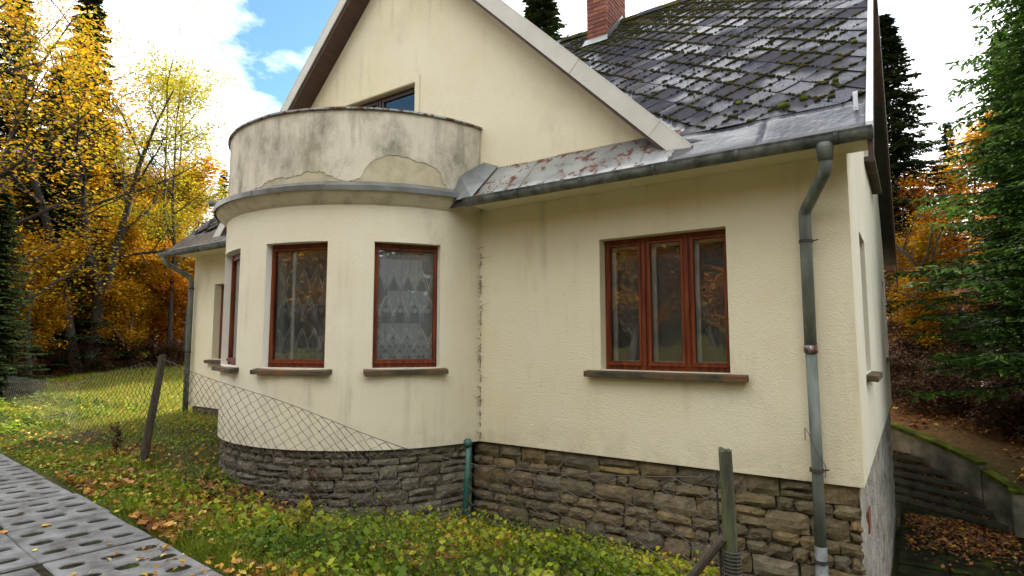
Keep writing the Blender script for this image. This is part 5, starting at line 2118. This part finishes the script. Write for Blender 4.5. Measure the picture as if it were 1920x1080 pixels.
def plant(kd, x, y, label, group=None, s=1.0, rz=0.0, z=None, lean=(0, 0), cat='tree', name=None, sz=1.0):
    root = empty(name or kd['name'], (x, y, g1(x, y) if z is None else z), label, cat, group)
    root.rotation_euler = (lean[0], lean[1], rz)
    root.scale = (s, s, s * sz)
    if kd['proto'] is None:
        me = bpy.data.meshes.new('trunk')
        me.from_pydata(kd['trunk'].v, [], kd['trunk'].f)
        me.polygons.foreach_set('use_smooth', [True] * len(me.polygons))
        me.materials.append(kd['bark'])
        o = bpy.data.objects.new('trunk', me)
        link(o, root)
        c = np_mesh('crown', kd['V'], kd['F'], kd['leaf'], root, rnd=kd['rnd'])
        kd['proto'] = (me, c.data)
    else:
        link(bpy.data.objects.new('trunk', kd['proto'][0]), root)
        link(bpy.data.objects.new('crown', kd['proto'][1]), root)
    return root

beechA = deciduous('golden_beech', 21, 9.0, .16, (15, 9), (.40, .42), M['gold_leaf'], 34, .15, .30, M['grey_bark'], up=.05, start=.10, tint=.55)
beechB = deciduous('orange_beech', 22, 8.0, .14, (15, 9), (.43, .42), M['orange_leaf'], 34, .15, .30, M['grey_bark'], up=.05, start=.08, tint=.55)
yellowC = deciduous('yellow_leaved_tree', 23, 13.0, .17, (17, 9), (.34, .40), M['gold_leaf'], 11, .12, .36, M['bark'], up=.05, start=.12, tint=.74)
thinD = deciduous('thin_ash', 24, 13.0, .10, (13, 8), (.24, .42), M['yg_leaf'], 15, .11, .30, M['bark'], up=.06, wander=.05, start=.35, tint=.66, keep=.85)
forkE = deciduous('forked_tree', 29, 12.5, .20, (8, 7), (.42, .46), M['yg_leaf'], 4, .10, .22, M['bark'], stems=3, up=.045, wander=.085, start=.4, tint=.5, keep=.7, lean=.22)
bareF = deciduous('bare_tree', 26, 11.0, .13, (16, 10), (.40, .45), M['brown_leaf'], 1, .09, .2, M['grey_bark'], up=.06, start=.2, keep=.7)
bushG = deciduous('undergrowth_bush', 27, 1.7, .03, (10, 6), (.5, .45), M['brown_leaf'], 5, .08, .14, M['bark'], stems=6, up=.02, wander=.2, start=.1, lean=.8)
spruceS = conifer('spruce', 31, 15.0, 3.3, .36, 9, M['needle'], .32, tw=.11, bl=.13)
spruceT = conifer('spruce', 32, 17.0, 3.0, .40, 8, M['needle'], .42, tw=.12, bl=.14)
firN = conifer('fir', 33, 13.0, 3.4, .21, 11, M['fir_needle'], .30, base=.215, tw=.055, bl=.08, tlk=.20)

LG = 'autumn wood left of the house'
RG = 'mixed wood right of the house'
# left side
plant(spruceS, -18.0, 4.4, 'small dark spruce low at the left edge of the lawn', LG, .34, .4)
plant(spruceT, -28.7, 9.4, 'tallest dark spruce behind the yellow leaves on the left', LG, .95, 1.9)
plant(spruceS, -23.4, 6.9, 'dark spruce among the yellow leaves on the left', LG, .70, .9)
plant(yellowC, -19.6, 4.2, 'yellow leaved tree reaching over the upper left corner', LG, 1.0, .7)
plant(yellowC, -22.2, 5.6, 'yellow tree standing before the dark spruces', LG, 1.0, 2.7)
plant(forkE, -22.2, 7.8, 'dark forked trunk standing among the golden leaves', LG, .95, 2.2)
plant(thinD, -23.5, 10.6, 'slender nearly bare tree with yellow green top leaves', LG, 1.0, .3)
plant(thinD, -21.9, 10.2, 'thin tree with yellow leaves just left of the bay', LG, .92, 1.7)
plant(thinD, -27.4, 12.6, 'thin tree with scattered leaves behind the slender one', LG, 1.15, 4.7)
plant(beechA, -28.2, 13.4, 'golden beech in the middle of the left wood', LG, 1.0, .0)
plant(beechA, -28.4, 11.6, 'golden beech right of the forked trunk', LG, .95, 1.3)
plant(beechB, -27.3, 15.0, 'orange beech beside the left roof eave', LG, .9, 1.1)
plant(beechA, -27.3, 10.0, 'golden beech directly behind the forked trunk', LG, .85, 2.4)
plant(beechB, -30.8, 16.2, 'orange beech showing above the left eave', LG, 1.05, 3.3)
plant(beechB, -34.5, 13.9, 'orange beech far back in the left wood', LG, 1.1, 5.0)
plant(beechA, -29.3, 8.2, 'golden beech left of the forked trunk', LG, .9, 4.4)
plant(beechA, -26.5, 6.4, 'golden beech at the far left of the wood', LG, .75, 3.1)
plant(beechB, -24.5, 12.6, 'small orange beech nearest the left downpipe', LG, .62, 5.6)
plant(beechA, -23.6, 9.6, 'small golden beech with low level sprays at the wood edge', LG, .5, 4.2)
plant(beechA, -22.6, 9.0, 'small bright golden beech right of the forked trunk', LG, .58, 3.3)
plant(beechB, -22.2, 10.7, 'small bright orange beech beside the left downpipe', LG, .60, 1.9)
plant(beechA, -21.6, 6.2, 'small golden beech left of the forked trunk', LG, .50, .8)
plant(beechA, -25.6, 8.3, 'low golden beech left of the tall spruce', LG, .72, 2.0)
plant(beechB, -26.0, 9.0, 'low orange beech hidden behind the forked trunk', LG, .66, .4)
plant(beechA, -25.2, 11.2, 'low golden beech right of the slender tree', LG, .70, 5.2)
plant(yellowC, -27.0, 8.6, 'tall yellow tree between the two dark spruces', LG, 1.05, 3.6)
plant(spruceT, -33.0, 8.0, 'dark spruce furthest back on the left', LG, 1.0, .6)
plant(spruceS, -32.0, 11.5, 'dark spruce behind the golden beeches', LG, .75, 1.6)
plant(bareF, -43.4, 21.1, 'bare grey tree on the distant slope left of the bay', LG, 1.2, .2)
plant(bareF, -42.7, 19.0, 'bare grey tree furthest left on the distant slope', LG, 1.15, 1.2)
plant(bareF, -45.1, 23.8, 'bare grey tree nearest the balcony on the distant slope', LG, 1.2, 2.2)
plant(spruceT, -49.3, 26.8, 'small distant spruce beside the balcony edge', LG, .72, .7)
for k, (x, y, s) in enumerate(((-22.5, 6.4, .7), (-22.9, 7.3, .8), (-22.4, 8.2, .7), (-22.6, 9.3, .75), (-22.0, 10.5, .7), (-20.5, 5.2, .6))):
    plant(bushG, x, y, ['brown brush behind the small dark spruce', 'tangled brush left of the forked trunk', 'brown brush at the foot of the forked trunk', 'brown brush right of the forked trunk', 'brown brush near the left downpipe', 'low brown brush at the far left of the lawn'][k], 'brush along the wood edge', s, k * 1.3, cat='bush')
# right side
plant(firN, 2.55, 11.9, 'near green fir whose boughs hang over the garden steps', RG, 1.0, .5, z=-1.9)
plant(spruceS, -.2, 27.5, 'tall spruce right behind the house gable', RG, .86, 2.0)
plant(beechB, 1.0, 25.5, 'orange beech behind the fir on the right', RG, .8, .9)
plant(beechA, .3, 21.0, 'small golden beech beside the house gable', RG, .5, 2.9)
plant(beechA, 2.7, 30.0, 'golden beech uphill on the far right', RG, .9, 4.9)
plant(beechB, 3.2, 24.5, 'orange beech at the right edge behind the fir', RG, .7, 3.9)
plant(bareF, 1.8, 20.0, 'bare grey tree arching above the steps', RG, .8, 3.7)
plant(spruceS, 2.3, 18.6, 'dark young spruce added behind the fir to shade the path', RG, .55, 1.0)  # put in to keep the sun off the path slabs
plant(spruceT, 3.6, 22.0, 'dark spruce added behind the near fir to shade the path', RG, .8, 2.0)  # also added as a sun blocker for the path
plant(spruceT, 2.4, 42.0, 'dark spruce uphill beyond the orange beech', RG, .55, .1)
plant(spruceT, 4.6, 38.0, 'dark spruce uphill at the right edge', RG, .8, 2.1)
for k, (x, y, s) in enumerate(((.9, 17.0, 1.0), (2.0, 18.4, 1.2), (.2, 18.6, 1.0), (1.8, 16.2, .8), (.6, 21.5, 1.3), (2.2, 22.5, 1.3))):
    plant(bushG, x, y, ['brown brush above the stair wall', 'brown brush under the fir boughs', 'brown brush beside the house corner', 'low brush right of the stair wall', 'brush under the small golden beech', 'brush on the slope behind the fir'][k], 'brush above the steps', s, k * 1.7, cat='bush')
for k, (kd, x, y, sc) in enumerate(((spruceS, 5.6, 18.0, .8), (spruceT, 7.5, 23.0, .9), (beechA, 5.2, 22.5, .9), (spruceS, 8.2, 15.5, .85), (beechB, 6.2, 14.0, .8), (spruceT, 5.4, 28.0, .9), (spruceS, 10.5, 19.5, .9))):  # unseen trees, added to shade the path and the gable side
    plant(kd, x, y, 'unseen tree added beyond the right edge to cast shade', 'added shade trees beyond the right edge', sc, k * 1.9)
# behind the house
plant(spruceS, -20.9, 34.1, 'spruce top showing between gable and chimney', None, 1.72, 2.6)
# across the road, mirrored in the windows
for k, (kd, x, y, s) in enumerate(((spruceS, -9.5, -7.5, .9), (beechA, -7.2, -6.5, 1.1), (beechB, -5.0, -7.5, 1.15), (spruceT, -4.2, -10.5, 1.0), (beechA, -3.0, -6.5, 1.05), (spruceS, -6.5, -11, 1.0), (spruceS, .8, -8.5, .85), (beechA, 3.4, -7.0, 1.0), (spruceT, 5.6, -7.5, .85), (yellowC, 7.8, -4.5, .8), (spruceT, -12.5, -7.5, .9), (beechA, 8.6, -.8, .95), (spruceS, 9.6, -2.2, .9), (spruceS, 8.8, -3.6, .85), (spruceT, 11, -1, 1.0), (beechB, 11, -3.0, 1.1), (spruceS, 10, .6, .8), (beechB, -15.5, -7, 1.1), (spruceT, 10.5, 2.5, .8))):
    plant(kd, x * 1.35, y * 1.75, 'tree across the road, seen only mirrored in the window panes', 'trees across the road', s, k * 1.1)
